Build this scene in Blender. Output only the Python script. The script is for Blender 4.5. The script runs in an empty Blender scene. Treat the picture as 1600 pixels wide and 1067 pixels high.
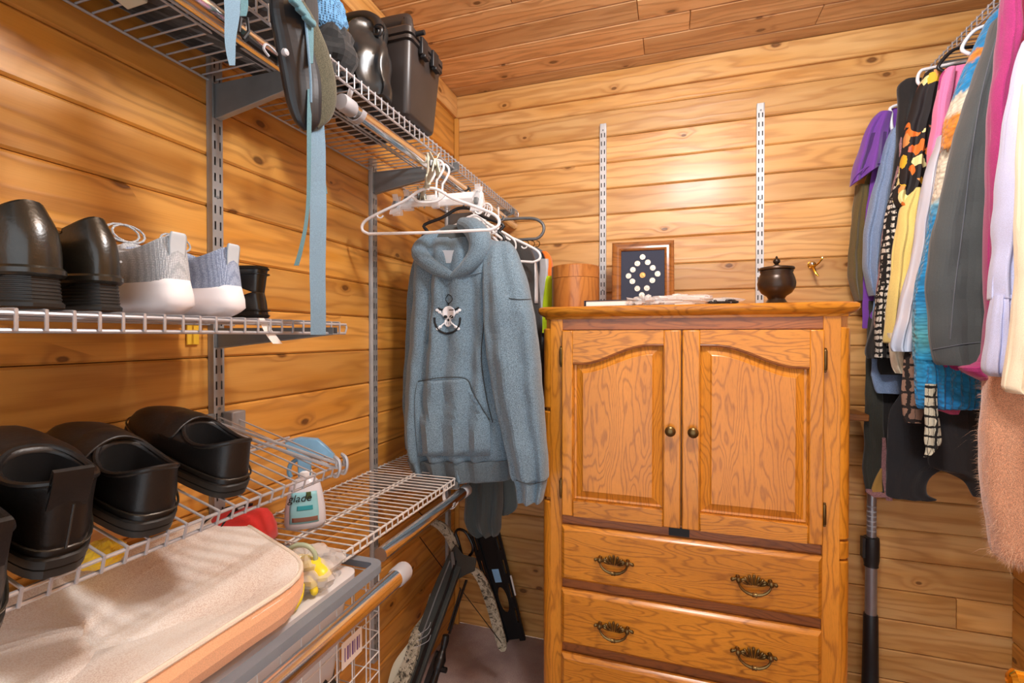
import bpy, bmesh, math, random
from math import sin, cos, pi, radians, sqrt, atan, exp
from mathutils import Vector, Matrix, Euler, noise
from mathutils.geometry import tessellate_polygon
from mathutils.bvhtree import BVHTree

S = bpy.context.scene
C = S.collection
random.seed(7)

# ------------------------------------------------------------------ camera
FOC = 750.0
YAW = atan(245 / 750)
PITCH = atan(8.5 / 750)
CAM = Vector((0, 0, 1.34))
fwd = Vector((-sin(YAW) * cos(PITCH), cos(YAW) * cos(PITCH), -sin(PITCH)))
rgt = Vector((cos(YAW), sin(YAW), 0))
upv = rgt.cross(fwd)
cd = bpy.data.cameras.new('camera')
cam = bpy.data.objects.new('camera', cd)
C.objects.link(cam)
cam.location = CAM
cam.rotation_euler = (pi / 2 - PITCH, 0, YAW)
cd.sensor_width = 36
cd.lens = 36 * FOC / 1600
cd.clip_start = 0.02
S.camera = cam

# room size in metres
XL, XR, YB, YF, HT = -0.944, 1.10, 2.045, -0.95, 2.44

# ------------------------------------------------------------------ light
w = bpy.data.worlds.new('world')
S.world = w
w.use_nodes = True
w.node_tree.nodes['Background'].inputs[0].default_value = (0.90, 0.95, 1.0, 1)
w.node_tree.nodes['Background'].inputs[1].default_value = 1.7


def lamp(name, loc, power, radius, col):
    l = bpy.data.lights.new(name, 'POINT')
    l.energy = power
    l.shadow_soft_size = radius
    l.color = col
    o = bpy.data.objects.new(name, l)
    C.objects.link(o)
    o.location = loc
    return o


lamp('ceiling_bulb', (0.08, 0.78, 2.30), 24, 0.06, (0.93, 0.96, 1.0))
lamp('ceiling_bulb', (0.24, 0.78, 2.30), 24, 0.06, (0.93, 0.96, 1.0))
S.view_settings.view_transform = 'Standard'
S.view_settings.look = 'None'
S.view_settings.exposure = 0.08
S.view_settings.gamma = 1.0
S.view_settings.use_curve_mapping = False


# ------------------------------------------------------------------ helpers
def ray(px, py):
    return fwd + rgt * ((px - 800) / FOC) + upv * ((533.5 - py) / FOC)


def PY(px, py, Y):
    r = ray(px, py)
    return CAM + r * (Y / r.y)


def PX(px, py, X):
    r = ray(px, py)
    return CAM + r * (X / r.x)


def PZ(px, py, z):
    r = ray(px, py)
    return CAM + r * ((z - CAM.z) / r.z)


def lerp(a, b, t):
    return a + (b - a) * t


def catmull(pts, n):
    """resample a list of equal-length tuples to n rows"""
    m = len(pts)
    out = []
    for i in range(n):
        t = i / (n - 1) * (m - 1)
        k = min(int(t), m - 2)
        f = t - k
        p0, p1, p2, p3 = pts[max(k - 1, 0)], pts[k], pts[k + 1], pts[min(k + 2, m - 1)]
        out.append([0.5 * ((2 * p1[j]) + (-p0[j] + p2[j]) * f + (2 * p0[j] - 5 * p1[j] + 4 * p2[j] - p3[j]) * f * f
                           + (-p0[j] + 3 * p1[j] - 3 * p2[j] + p3[j]) * f * f * f) for j in range(len(p1))])
    return out


def smooth_path(pts, n):
    return [Vector(p) for p in catmull([tuple(p) for p in pts], n)]


class MB:
    def __init__(s):
        s.v = []
        s.f = []

    def add(s, vs, fs):
        n = len(s.v)
        s.v += [tuple(p) for p in vs]
        s.f += [tuple(i + n for i in f) for f in fs]
        return s

    def box(s, x0, y0, z0, x1, y1, z1):
        return s.add([(x0, y0, z0), (x1, y0, z0), (x1, y1, z0), (x0, y1, z0), (x0, y0, z1), (x1, y0, z1), (x1, y1, z1), (x0, y1, z1)],
                     [(0, 3, 2, 1), (4, 5, 6, 7), (0, 1, 5, 4), (1, 2, 6, 5), (2, 3, 7, 6), (3, 0, 4, 7)])

    def hexa(s, p):
        """8 corner points: four of one end, four of the other"""
        return s.add(p, [(0, 1, 2, 3), (7, 6, 5, 4), (0, 4, 5, 1), (1, 5, 6, 2), (2, 6, 7, 3), (3, 7, 4, 0)])

    def loft(s, rings, cap0=True, cap1=True, closed=True, loop=False):
        m = len(rings[0])
        vs = [p for r in rings for p in r]
        fs = []
        nr = len(rings)
        for i in range(nr if loop else nr - 1):
            a, b = i * m, ((i + 1) % nr) * m
            for j in range(m if closed else m - 1):
                k = (j + 1) % m
                fs.append((a + j, a + k, b + k, b + j))
        if closed and not loop:
            if cap0:
                fs.append(tuple(range(m))[::-1])
            if cap1:
                fs.append(tuple((nr - 1) * m + j for j in range(m)))
        return s.add(vs, fs)

    def tube(s, pts, r, n=8, closed=False, flat=1.0):
        pts = [Vector(p) for p in pts]
        m = len(pts)
        rings = []
        nrm = None
        for i in range(m):
            a = pts[(i - 1) % m] if (i or closed) else pts[0]
            b = pts[(i + 1) % m] if (i < m - 1 or closed) else pts[-1]
            t = (b - a).normalized()
            if nrm is None:
                nrm = Vector((0, 0, 1)) if abs(t.z) < 0.9 else Vector((0, 1, 0))
            nrm = (nrm - t * nrm.dot(t))
            nrm = nrm.normalized() if nrm.length > 1e-6 else t.orthogonal().normalized()
            bn = t.cross(nrm)
            rr = r[i] if isinstance(r, (list, tuple)) else r
            rings.append([pts[i] + (nrm * cos(2 * pi * j / n) + bn * sin(2 * pi * j / n) * flat) * rr for j in range(n)])
        return s.loft(rings, loop=closed)

    def lathe(s, prof, c=(0, 0, 0), n=28, axis='z'):
        c = Vector(c)
        rings = []
        for r, h in prof:
            ring = []
            for j in range(n):
                a = 2 * pi * j / n
                if axis == 'z':
                    ring.append(c + Vector((r * cos(a), r * sin(a), h)))
                elif axis == 'y':
                    ring.append(c + Vector((r * cos(a), h, r * sin(a))))
                else:
                    ring.append(c + Vector((h, r * cos(a), r * sin(a))))
            rings.append(ring)
        return s.loft(rings)

    def plate(s, outer, holes, fn, t):
        """flat plate with holes; fn(x, y, h) -> point, h in 0..t"""
        loops = [outer] + list(holes)
        flat = [p for l in loops for p in l]
        tri = tessellate_polygon([[Vector((p[0], p[1], 0)) for p in l] for l in loops])
        n = len(flat)
        vs = [fn(p[0], p[1], t) for p in flat] + [fn(p[0], p[1], 0) for p in flat]
        fs = [tuple(q) for q in tri] + [tuple(i + n for i in q)[::-1] for q in tri]
        k = 0
        for l in loops:
            m = len(l)
            for j in range(m):
                a, b = k + j, k + (j + 1) % m
                fs.append((a, b, b + n, a + n))
            k += m
        return s.add(vs, fs)

    def face(s, outer, fn):
        tri = tessellate_polygon([[Vector((p[0], p[1], 0)) for p in outer]])
        return s.add([fn(p[0], p[1]) for p in outer], [tuple(q) for q in tri])

    def ball(s, c, r, n=10, sx=1, sy=1, sz=1):
        c = Vector(c)
        rings = []
        for i in range(n + 1):
            a = pi * i / n
            q = max(sin(a), 0.02)
            rings.append([c + Vector((r * sx * q * cos(2 * pi * j / (2 * n)), r * sy * q * sin(2 * pi * j / (2 * n)), -r * sz * cos(a))) for j in range(2 * n)])
        return s.loft(rings)

    def mesh(s, name, mat, angle=38):
        me = bpy.data.meshes.new(name)
        me.from_pydata([tuple(p) for p in s.v], [], s.f)
        bm = bmesh.new()
        bm.from_mesh(me)
        bmesh.ops.remove_doubles(bm, verts=bm.verts, dist=1e-6)
        bmesh.ops.recalc_face_normals(bm, faces=bm.faces)
        bm.to_mesh(me)
        bm.free()
        if angle:
            me.shade_smooth()
            me.set_sharp_from_angle(angle=radians(angle))
        me.materials.append(mat)
        return me

    def obj(s, name, mat, parent=None, bevel=0, sub=0, solid=0, angle=38, label=None, seg=2):
        me = s.mesh(name, mat, angle)
        return link(name, me, parent, bevel, sub, solid, label, seg)


def link(name, me, parent=None, bevel=0, sub=0, solid=0, label=None, seg=2):
    o = bpy.data.objects.new(name, me)
    C.objects.link(o)
    if parent is not None:
        o.parent = parent
        if parent.get('wl'):
            o.matrix_parent_inverse = Matrix.Translation(-parent.location)
    if label:
        o['label'] = label
    if solid:
        m = o.modifiers.new('thickness', 'SOLIDIFY')
        m.thickness = solid
        m.offset = 0
    if bevel:
        m = o.modifiers.new('edge', 'BEVEL')
        m.width = bevel
        m.segments = seg
        m.limit_method = 'ANGLE'
        m.angle_limit = radians(40)
    if sub:
        m = o.modifiers.new('smooth', 'SUBSURF')
        m.levels = m.render_levels = sub
    return o


def tag(o, label, cat, group=None):
    o['label'] = label
    o['category'] = cat
    if group:
        o['group'] = group
    return o


def thing(name, label, cat, loc=(0, 0, 0), group=None):
    """Empty at the base of a thing; its parts are built in world coordinates"""
    o = bpy.data.objects.new(name, None)
    o.empty_display_size = 0.05
    C.objects.link(o)
    o.location = loc
    if Vector(loc).length > 0:
        o['wl'] = True
    return tag(o, label, cat, group)


def dup(root, mat, label=None, group=None):
    r = root.copy()
    C.objects.link(r)
    r.matrix_basis = mat
    if label:
        r['label'] = label
    if group:
        r['group'] = group
    for ch in list(root.children):
        c = ch.copy()
        C.objects.link(c)
        c.parent = r
        for g in ch.children:
            d = g.copy()
            C.objects.link(d)
            d.parent = c
    return r


def recentre(o):
    """move a one-mesh thing's origin to its base"""
    me = o.data
    xs = [v.co.x for v in me.vertices]
    ys = [v.co.y for v in me.vertices]
    zs = [v.co.z for v in me.vertices]
    c = Vector(((min(xs) + max(xs)) / 2, (min(ys) + max(ys)) / 2, min(zs)))
    me.transform(Matrix.Translation(-c))
    o.location = c
    return o


def struct(o):
    o['kind'] = 'structure'
    return o


def TR(x, y, z, rx=0, ry=0, rz=0):
    return Matrix.Translation((x, y, z)) @ Euler((rx, ry, rz)).to_matrix().to_4x4()


# ------------------------------------------------------------------ materials
class NT:
    def __init__(s, name):
        s.m = bpy.data.materials.new(name)
        s.m.use_nodes = True
        s.t = s.m.node_tree
        s.b = s.t.nodes['Principled BSDF']

    def n(s, typ, **kw):
        nd = s.t.nodes.new(typ)
        for k, v in kw.items():
            if k.startswith('i_'):
                nd.inputs[k[2:]].default_value = v
            else:
                setattr(nd, k, v)
        return nd

    def l(s, a, b):
        s.t.links.new(a, b)

    def math(s, op, a, b=None, c=None, clamp=False):
        nd = s.t.nodes.new('ShaderNodeMath')
        nd.operation = op
        nd.use_clamp = clamp
        for i, x in enumerate((a, b, c)):
            if x is None:
                continue
            if isinstance(x, (int, float)):
                nd.inputs[i].default_value = x
            else:
                s.l(x, nd.inputs[i])
        return nd.outputs[0]

    def comb(s, x, y, z):
        nd = s.t.nodes.new('ShaderNodeCombineXYZ')
        for i, q in enumerate((x, y, z)):
            if isinstance(q, (int, float)):
                nd.inputs[i].default_value = q
            else:
                s.l(q, nd.inputs[i])
        return nd.outputs[0]

    def coord(s, which='Object'):
        return s.n('ShaderNodeTexCoord').outputs[which]

    def sep(s, v):
        nd = s.n('ShaderNodeSeparateXYZ')
        s.l(v, nd.inputs[0])
        return nd.outputs

    def noise(s, vec, scale, detail=3, rough=.55, dist=0):
        nd = s.n('ShaderNodeTexNoise')
        nd.inputs['Scale'].default_value = scale
        nd.inputs['Detail'].default_value = detail
        nd.inputs['Roughness'].default_value = rough
        nd.inputs['Distortion'].default_value = dist
        s.l(vec, nd.inputs['Vector'])
        return nd.outputs[0]

    def ramp(s, fac, stops, interp='LINEAR'):
        nd = s.n('ShaderNodeValToRGB')
        cr = nd.color_ramp
        cr.interpolation = interp
        while len(cr.elements) < len(stops):
            cr.elements.new(0.5)
        for e, (p, c) in zip(cr.elements, stops):
            e.position = p
            e.color = (*c, 1) if len(c) == 3 else c
        s.l(fac, nd.inputs[0])
        return nd.outputs[0]

    def mix(s, fac, a, b, mode='MIX'):
        nd = s.n('ShaderNodeMix', data_type='RGBA', blend_type=mode)
        for sock, x in ((nd.inputs[0], fac), (nd.inputs[6], a), (nd.inputs[7], b)):
            if isinstance(x, (int, float)):
                sock.default_value = x
            elif isinstance(x, tuple):
                sock.default_value = (*x, 1) if len(x) == 3 else x
            else:
                s.l(x, sock)
        return nd.outputs[2]

    def bump(s, h, strength=.3, dist=.002):
        nd = s.n('ShaderNodeBump')
        nd.inputs['Strength'].default_value = strength
        nd.inputs['Distance'].default_value = dist
        s.l(h, nd.inputs['Height'])
        s.l(nd.outputs[0], s.b.inputs['Normal'])

    def col(s, x):
        if isinstance(x, tuple):
            s.b.inputs['Base Color'].default_value = (*x, 1)
        else:
            s.l(x, s.b.inputs['Base Color'])

    def set(s, **kw):
        for k, v in kw.items():
            s.b.inputs[k.replace('_', ' ')].default_value = v
        return s


def srgb(r, g, b):
    f = lambda c: (c / 255 / 12.92) if c <= 10 else ((c / 255 + .055) / 1.055) ** 2.4
    return (f(r), f(g), f(b))


def plain(name, col, rough=.5, metal=0, bumpy=0, scale=200, coat=0, vary=0.06, **kw):
    """procedural finish: slight mottling in colour and fine relief"""
    t = NT(name)
    v = t.coord()
    nz = t.noise(v, 14, 3)
    d = tuple(c * (1 - vary * 2) for c in col)
    e = tuple(min(c * (1 + vary), 1) for c in col)
    t.col(t.ramp(nz, [(.35, d), (.65, e)]))
    t.set(Roughness=rough, Metallic=metal)
    if coat:
        t.set(Coat_Weight=coat, Coat_Roughness=.15)
    for k, q in kw.items():
        t.b.inputs[k.replace('_', ' ')].default_value = q
    if bumpy:
        t.bump(t.noise(v, scale, 2), bumpy, .001)
    return t.m


def pine(name, light, mid, dark, knot=.5, rough=.42):
    t = NT(name)
    x, y, z = t.sep(t.coord())
    oi = t.n('ShaderNodeObjectInfo')
    rnd = oi.outputs['Random']
    r2 = t.math('FRACT', t.math('MULTIPLY', rnd, 37.7))
    u = t.math('ADD', x, t.math('MULTIPLY', rnd, 23.0))
    v = t.math('ADD', y, t.math('MULTIPLY', r2, 7.0))
    # knots
    vo = t.n('ShaderNodeTexVoronoi', voronoi_dimensions='2D', feature='F1')
    vo.inputs['Scale'].default_value = 1.0
    t.l(t.comb(t.math('MULTIPLY', u, 4.6), t.math('MULTIPLY', v, 8.0), 0), vo.inputs['Vector'])
    d = vo.outputs['Distance']
    rc = t.sep(vo.outputs['Color'])
    has = t.math('GREATER_THAN', rc[0], 1 - knot)
    size = t.math('MULTIPLY_ADD', rc[1], .07, .035)
    dn = t.math('ADD', d, t.math('MULTIPLY', t.math('SUBTRACT', t.noise(t.comb(u, v, 0), 60, 2), .5), .03))
    kd = t.math('DIVIDE', dn, size)
    kmask = t.math('MULTIPLY', has, t.math('SUBTRACT', 1.0, t.math('SMOOTHSTEP' if False else 'MULTIPLY', kd, 1.0), clamp=True))
    kmask = t.math('MULTIPLY', kmask, 2.2, clamp=True)
    halo = t.math('MULTIPLY', has, t.math('SUBTRACT', 1.0, t.math('DIVIDE', d, .30), clamp=True))
    # grain lines bending round the knots
    nz = t.noise(t.comb(t.math('MULTIPLY', u, 1.3), t.math('MULTIPLY', v, 9), rnd), 1, 3)
    ph = t.math('ADD', t.math('MULTIPLY', v, 130), t.math('MULTIPLY', nz, 42))
    ph = t.math('ADD', ph, t.math('MULTIPLY', t.math('MULTIPLY', halo, halo), 11))
    wv = t.math('MULTIPLY_ADD', t.math('SINE', ph), .5, .5)
    wv = t.math('POWER', wv, 2.2)
    fine = t.noise(t.comb(t.math('MULTIPLY', u, 7), t.math('MULTIPLY', v, 420), 0), 1, 2)
    big = t.noise(t.comb(t.math('MULTIPLY', u, 2.2), t.math('MULTIPLY', v, 14), t.math('MULTIPLY', rnd, 9)), 1, 2)
    base = t.ramp(big, [(.3, light), (.68, mid)])
    tone = t.math('MULTIPLY_ADD', r2, .34, .80)
    base = t.mix(1.0, base, t.comb(tone, tone, tone), 'MULTIPLY')
    g = t.math('MULTIPLY', wv, .40)
    g = t.math('ADD', g, t.math('MULTIPLY', t.math('SUBTRACT', fine, .45), .35), clamp=True)
    c = t.mix(g, base, dark)
    c = t.mix(t.math('MULTIPLY', halo, .35), c, dark)
    kc = t.ramp(kd, [(0.0, tuple(q * .55 for q in dark)), (.6, tuple(q * .35 for q in dark)), (1, dark)])
    c = t.mix(t.math('MULTIPLY', kmask, .85), c, kc)
    t.col(c)
    t.set(Roughness=rough, Coat_Weight=.22, Coat_Roughness=.22)
    t.bump(t.math('ADD', t.math('MULTIPLY', wv, .4), t.math('MULTIPLY', big, 2.4)), .45, .002)
    return t.m


def oak(name, light, dark, axis, ring=1.0, rough=.32):
    """axis: 'z' grain upright, 'x' grain lying; cathedral figure"""
    t = NT(name)
    x, y, z = t.sep(t.coord())
    oi = t.n('ShaderNodeObjectInfo').outputs['Random']
    al, ac = (z, x) if axis == 'z' else (x, z)
    al = t.math('ADD', al, t.math('MULTIPLY', oi, 9.0))
    ac = t.math('ADD', ac, t.math('MULTIPLY', oi, 3.0))
    nz = t.noise(t.comb(t.math('MULTIPLY', al, 1.9), t.math('MULTIPLY', ac, 8.5), 0), 1, 2.5)
    ph = t.math('ADD', t.math('MULTIPLY', ac, 230), t.math('MULTIPLY', nz, 190 * ring))
    jit = t.noise(t.comb(t.math('MULTIPLY', al, 22), t.math('MULTIPLY', ac, 120), 0), 1, 2)
    ph = t.math('ADD', ph, t.math('MULTIPLY', jit, 2.4))
    wv = t.math('POWER', t.math('MULTIPLY_ADD', t.math('SINE', ph), .5, .5), 4.5)
    pore = t.noise(t.comb(t.math('MULTIPLY', al, 38), t.math('MULTIPLY', ac, 620), 0), 1, 2)
    pore = t.math('MULTIPLY', t.math('SUBTRACT', pore, .52), 2.2, clamp=True)
    big = t.noise(t.comb(t.math('MULTIPLY', al, 1.5), t.math('MULTIPLY', ac, 5), 3), 1, 2)
    mid = tuple(a * .62 + b * .38 for a, b in zip(light, dark))
    c = t.ramp(big, [(.3, light), (.75, mid)])
    g = t.math('ADD', t.math('MULTIPLY', wv, .50), t.math('MULTIPLY', pore, .9), clamp=True)
    c = t.mix(g, c, dark)
    t.col(c)
    t.set(Roughness=rough, Coat_Weight=.3, Coat_Roughness=.18)
    t.bump(t.math('ADD', wv, pore), .12, .0008)
    return t.m


def fabric(name, col, rough=.92, heather=.12, weave=900, bump=.4, dark=None, sheen=.25, scale=8):
    t = NT(name)
    v = t.coord()
    a = t.noise(v, 700, 2, .7)
    b = t.noise(v, scale, 3)
    dk = dark or tuple(c * (1 - heather * 3) for c in col)
    lt = tuple(min(c * (1 + heather * 1.5), 1) for c in col)
    c = t.mix(t.math('MULTIPLY', b, .35), t.ramp(a, [(.38, dk), (.62, lt)]), col)
    t.col(c)
    t.set(Roughness=rough, Sheen_Weight=sheen)
    t.bump(t.noise(v, weave, 1), bump, .0006)
    return t.m


M = {}
M['wall'] = pine('pine_wall', srgb(228, 180, 116), srgb(212, 154, 82), srgb(156, 94, 36), .30)
M['side'] = pine('pine_side_wall', srgb(226, 168, 86), srgb(208, 140, 50), srgb(144, 84, 28), .28)
M['ceil'] = pine('pine_ceiling', srgb(232, 188, 136), srgb(214, 162, 108), srgb(152, 100, 56), .3)
M['backing'] = plain('dark_board_backing', srgb(70, 38, 14), .8)
M['oak_v'] = oak('oak_upright_grain', srgb(226, 148, 42), srgb(140, 76, 10), 'z', .45)
M['oak_h'] = oak('oak_lying_grain', srgb(224, 147, 42), srgb(132, 70, 10), 'x', .8)
M['oak_p'] = oak('oak_panel_grain', srgb(224, 145, 42), srgb(146, 80, 14), 'z', .8)
M['brown'] = oak('oak_dark_edge', srgb(164, 98, 46), srgb(98, 52, 24), 'x', .6)
M['grey'] = plain('grey_painted_steel', srgb(160, 160, 160), .45, .35)
M['greyd'] = plain('grey_bracket_steel', srgb(118, 122, 124), .45, .35)
M['greyl'] = plain('pale_standard_steel', srgb(205, 205, 205), .4, .3)
M['wire'] = plain('silver_wire_coating', srgb(190, 192, 198), .35, .45)
M['wirew'] = plain('white_wire_coating', srgb(225, 224, 222), .4, .1)
M['chrome'] = plain('polished_chrome', (.90, .90, .90), .16, 1.0, vary=.02)
M['cap'] = plain('grey_plastic_cap', srgb(176, 178, 184), .5)
M['brass'] = plain('antique_brass', srgb(122, 98, 60), .32, .9, vary=.2)
M['gold'] = plain('bright_brass', srgb(235, 190, 80), .15, 1.0)
M['black'] = plain('black_plastic', srgb(28, 28, 30), .42, bumpy=.15, scale=600)
M['boxblk'] = plain('black_textured_plastic', srgb(52, 46, 44), .38, bumpy=.12, scale=900)
M['blkmetal'] = plain('black_painted_steel', srgb(22, 22, 24), .35, .3)
M['white'] = plain('white_plastic', srgb(240, 240, 242), .35, vary=.01)
M['leather'] = plain('black_shoe_leather', srgb(42, 40, 34), .30, bumpy=.25, scale=260, coat=.3, vary=.2)
M['matte_leather'] = plain('black_oiled_leather', srgb(24, 22, 22), .42, bumpy=.3, scale=220, vary=.2)
M['rubber'] = plain('black_rubber', srgb(34, 33, 31), .5)
M['lining'] = plain('black_shoe_lining', srgb(10, 10, 12), .95)

# ================================================================== the room
BW = 0.109          # board cover width


def board_mesh(name, L, mat, wdt=BW, t=.014, ch=.0045, gap=.0008):
    """board lying in XY, face up +Z, chamfered long edges and ends"""
    prof = [(gap, -t), (gap, -ch), (gap + ch, 0), (wdt - gap - ch, 0), (wdt - gap, -ch), (wdt - gap, -t)]
    rings = [[Vector((x, y, z - q)) for (y, z) in prof] for x, q in ((gap, .002), (gap + .002, 0), (L - gap - .002, 0), (L - gap, .002))]
    return MB().loft(rings).mesh(name, mat, 25)


def boards(parent, mat, rows, frame):
    """rows: list of (offset across, [(start, end), ...]); frame: 4x4 placing board space (x along, y across, z out)"""
    cache = {}
    for off, spans in rows:
        for a, b in spans:
            key = round(b - a, 4)
            if key not in cache:
                cache[key] = board_mesh('board', b - a, mat)
            o = bpy.data.objects.new('board', cache[key])
            C.objects.link(o)
            o.parent = parent
            o.matrix_basis = frame @ Matrix.Translation((a, off, random.uniform(-.0006, .0006)))


def frame_of(o, ex, ey, ez):
    m = Matrix((ex, ey, ez)).transposed().to_4x4()
    return Matrix.Translation(o) @ m


# back wall: boards run along x, stacked in z, face -y
wb = struct(MB().box(XL - .05, YB + .014, -.02, XR + .3, YB + .05, HT + .03).obj('wall_back', M['backing']))
fr = frame_of((0, YB, 0), (1, 0, 0), (0, 0, 1), (0, -1, 0))
rows = []
k0 = 1.631 - 15 * BW
for k in range(-1, 23):
    z = k0 + k * BW
    if z > HT - .12 or z + BW < 0:
        continue
    sp = [(XL, XR + .02)]
    if k == 3:
        sp = [(XL, .95), (.95, XR + .02)]
    elif k == 8:
        sp = [(XL, -.1), (-.1, XR + .02)]
    rows.append((z, sp))
boards(wb, M['wall'], rows, fr)
# left wall: along y, stacked in z, face +x   (x_board = +y, y_board=+z -> z = +x)
wl = struct(MB().box(XL - .05, YF, -.02, XL - .014, YB + .05, HT + .03).obj('wall_left', M['backing']))
fr = frame_of((XL, 0, 0), (0, 1, 0), (0, 0, 1), (1, 0, 0))
rows = []
k0 = 1.2935 - 12 * BW
for k in range(0, 22):
    z = k0 + k * BW
    if z > HT - .05:
        continue
    sp = [(YF, YB)]
    if k % 5 == 3:
        sp = [(YF, .05 + .1 * (k % 3)), (.05 + .1 * (k % 3), YB)]
    rows.append((z, sp))
boards(wl, M['side'], rows, fr)
# right wall
wr = struct(MB().box(XR + .02, YF, -.02, XR + .06, YB + .05, HT + .03).obj('wall_right', M['backing']))
fr = frame_of((XR, YB, 0), (0, -1, 0), (0, 0, 1), (-1, 0, 0))
boards(wr, M['side'], [(z, [(0, YB - YF)]) for z, _ in rows], fr)
# ceiling: along x, stacked in -y from the back wall, face -z
ce = struct(MB().box(XL - .05, YF, HT + .014, XR + .06, YB + .05, HT + .05).obj('ceiling', M['backing']))
fr = frame_of((0, YB - .085, HT), (1, 0, 0), (0, 1, 0), (0, 0, 1))
fr = frame_of((0, YB, HT), (-1, 0, 0), (0, -1, 0), (0, 0, -1))   # left-handed fix below
fr = frame_of((0, 0, HT), (1, 0, 0), (0, -1, 0), (0, 0, -1))
joints = {1: [-.0945, .488], 2: [.066], 3: [-.104], 5: [-.496, .62], 4: [.75], 7: [0.2], 8: [-.5], 10: [.4]}
rows = []
for k in range(0, 27):
    ys = -(YB) - (.109 - .085) + k * BW
    if ys > -YF - .02:
        continue
    js = [XL] + joints.get(k, []) + [XR + .01]
    rows.append((ys, [(js[i], js[i + 1]) for i in range(len(js) - 1)]))
boards(ce, M['ceil'], rows, fr)
# crown boards under the ceiling
for nm, L, fr in (('trim_1', XR - XL, frame_of((XL, YB - .017, HT - .098), (1, 0, 0), (0, 0, 1), (0, -1, 0))),
                  ('trim_2', YB - YF - .018, frame_of((XL + .017, YF, HT - .098), (0, 1, 0), (0, 0, 1), (1, 0, 0)))):
    o = link(nm, board_mesh(nm, L, M['wall'], wdt=.097, t=.016, ch=.003))
    o.matrix_basis = fr
    struct(o)
# upright trim at the right hand corner and in the left corner
o = MB().box(XL + .001, YB - .018, 0, XL + .02, YB - .001, HT - .1).obj('trim_3', M['side'], bevel=.002)
struct(o)


def carpet_mat():
    t = NT('brown_violet_carpet')
    v = t.coord()
    a = t.noise(v, 5, 4, .65)
    b = t.noise(v, 260, 2, .7)
    c = t.ramp(a, [(.35, srgb(176, 146, 138)), (.65, srgb(214, 190, 182))])
    c = t.mix(t.math('MULTIPLY', b, .7), c, srgb(128, 104, 102))
    t.col(c)
    t.set(Roughness=1.0, Sheen_Weight=.3)
    t.bump(b, 1.0, .006)
    return t.m


M['carpet'] = carpet_mat()
mb = MB()
N = 60
pts = []
for j in range(N + 1):
    for i in range(N + 1):
        x, y = lerp(XL, XR + .02, i / N), lerp(YF, YB, j / N)
        pts.append((x, y, .003 * noise.noise(Vector((x * 12, y * 12, 0)))))
mb.add(pts, [(j * (N + 1) + i, j * (N + 1) + i + 1, (j + 1) * (N + 1) + i + 1, (j + 1) * (N + 1) + i) for j in range(N) for i in range(N)])
mb.box(XL, YF, -.03, XR + .02, YB, -.008)
struct(mb.obj('floor', M['carpet']))


# ================================================================== wall standards
def standard_proto(length):
    """slotted upright in local space: along z, face +x at x=0, width along y (centred)"""
    Wd, dp, pitch, sl = .026, .016, .0345, .018
    xs = [-Wd / 2, -.0082, -.0044, .0044, .0082, Wd / 2]
    zs = [0]
    n = int(length / pitch)
    for k in range(n):
        zs += [k * pitch + .008, k * pitch + .008 + sl]
    zs.append(length)
    mb = MB()
    vs = [(0, x, z) for z in zs for x in xs]
    fs = []
    for r in range(len(zs) - 1):
        for c in range(5):
            if r % 2 == 1 and c in (1, 3):
                continue
            a = r * 6 + c
            fs.append((a, a + 1, a + 7, a + 6))
    mb.add(vs, fs)
    # folded sides and slot depth
    for s in (-1, 1):
        mb.add([(0, s * Wd / 2, 0), (0, s * Wd / 2, length), (-dp, s * Wd / 2, length), (-dp, s * Wd / 2, 0)], [(0, 1, 2, 3)])
    return mb, dp, Wd


def standard(root_m, length, mat, label, group, screws=(.15, .8)):
    mb, dp, Wd = standard_proto(length)
    root = thing('wall_standard', label, 'shelf standard', group=group)
    mb.obj('channel', mat, root, angle=30)
    MB().box(-dp + .001, -Wd / 2 + .001, 0, -dp + .002, Wd / 2 - .001, length).obj('slot_shade', M['rubber'], root)  # black sheet put in for the shade inside the open channel
    for f in screws:
        MB().lathe([(.0035, -.001), (.0032, .0012), (.001, .0016)], (0, 0, length * f), 10, 'x').obj('screw', M['greyd'], root)
    root.matrix_basis = root_m
    return root


grp = 'slotted shelf standards on the left wall'
DPX = .0165
for y, z0, z1, lb in ((.792, .25, 1.945, 'grey slotted steel upright on the left wall beside the running shoes'),
                      (1.376, .25, 1.925, 'tall grey slotted upright on the left wall just left of the hoodie'),
                      (1.943, .25, 1.925, 'grey slotted upright near the corner, partly hidden behind the white hangers')):
    standard(TR(XL + DPX, y, z0), z1 - z0, M['grey'], lb, grp, (.3, .55, .82))
grp = 'slotted shelf standards on the back wall'
for px, z1, lb in ((942, 2.225, 'pale slotted steel upright on the back wall between round wooden box and coin frame'),
                   (1188, 2.222, 'pale slotted steel upright on the back wall behind the lidded pot')):
    p = PY(px, 300, YB - .016)
    standard(TR(p.x, YB - DPX, .4, 0, 0, -pi / 2), z1 - .4, M['greyl'], lb, grp, (.2, .62, .8, .985))


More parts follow.
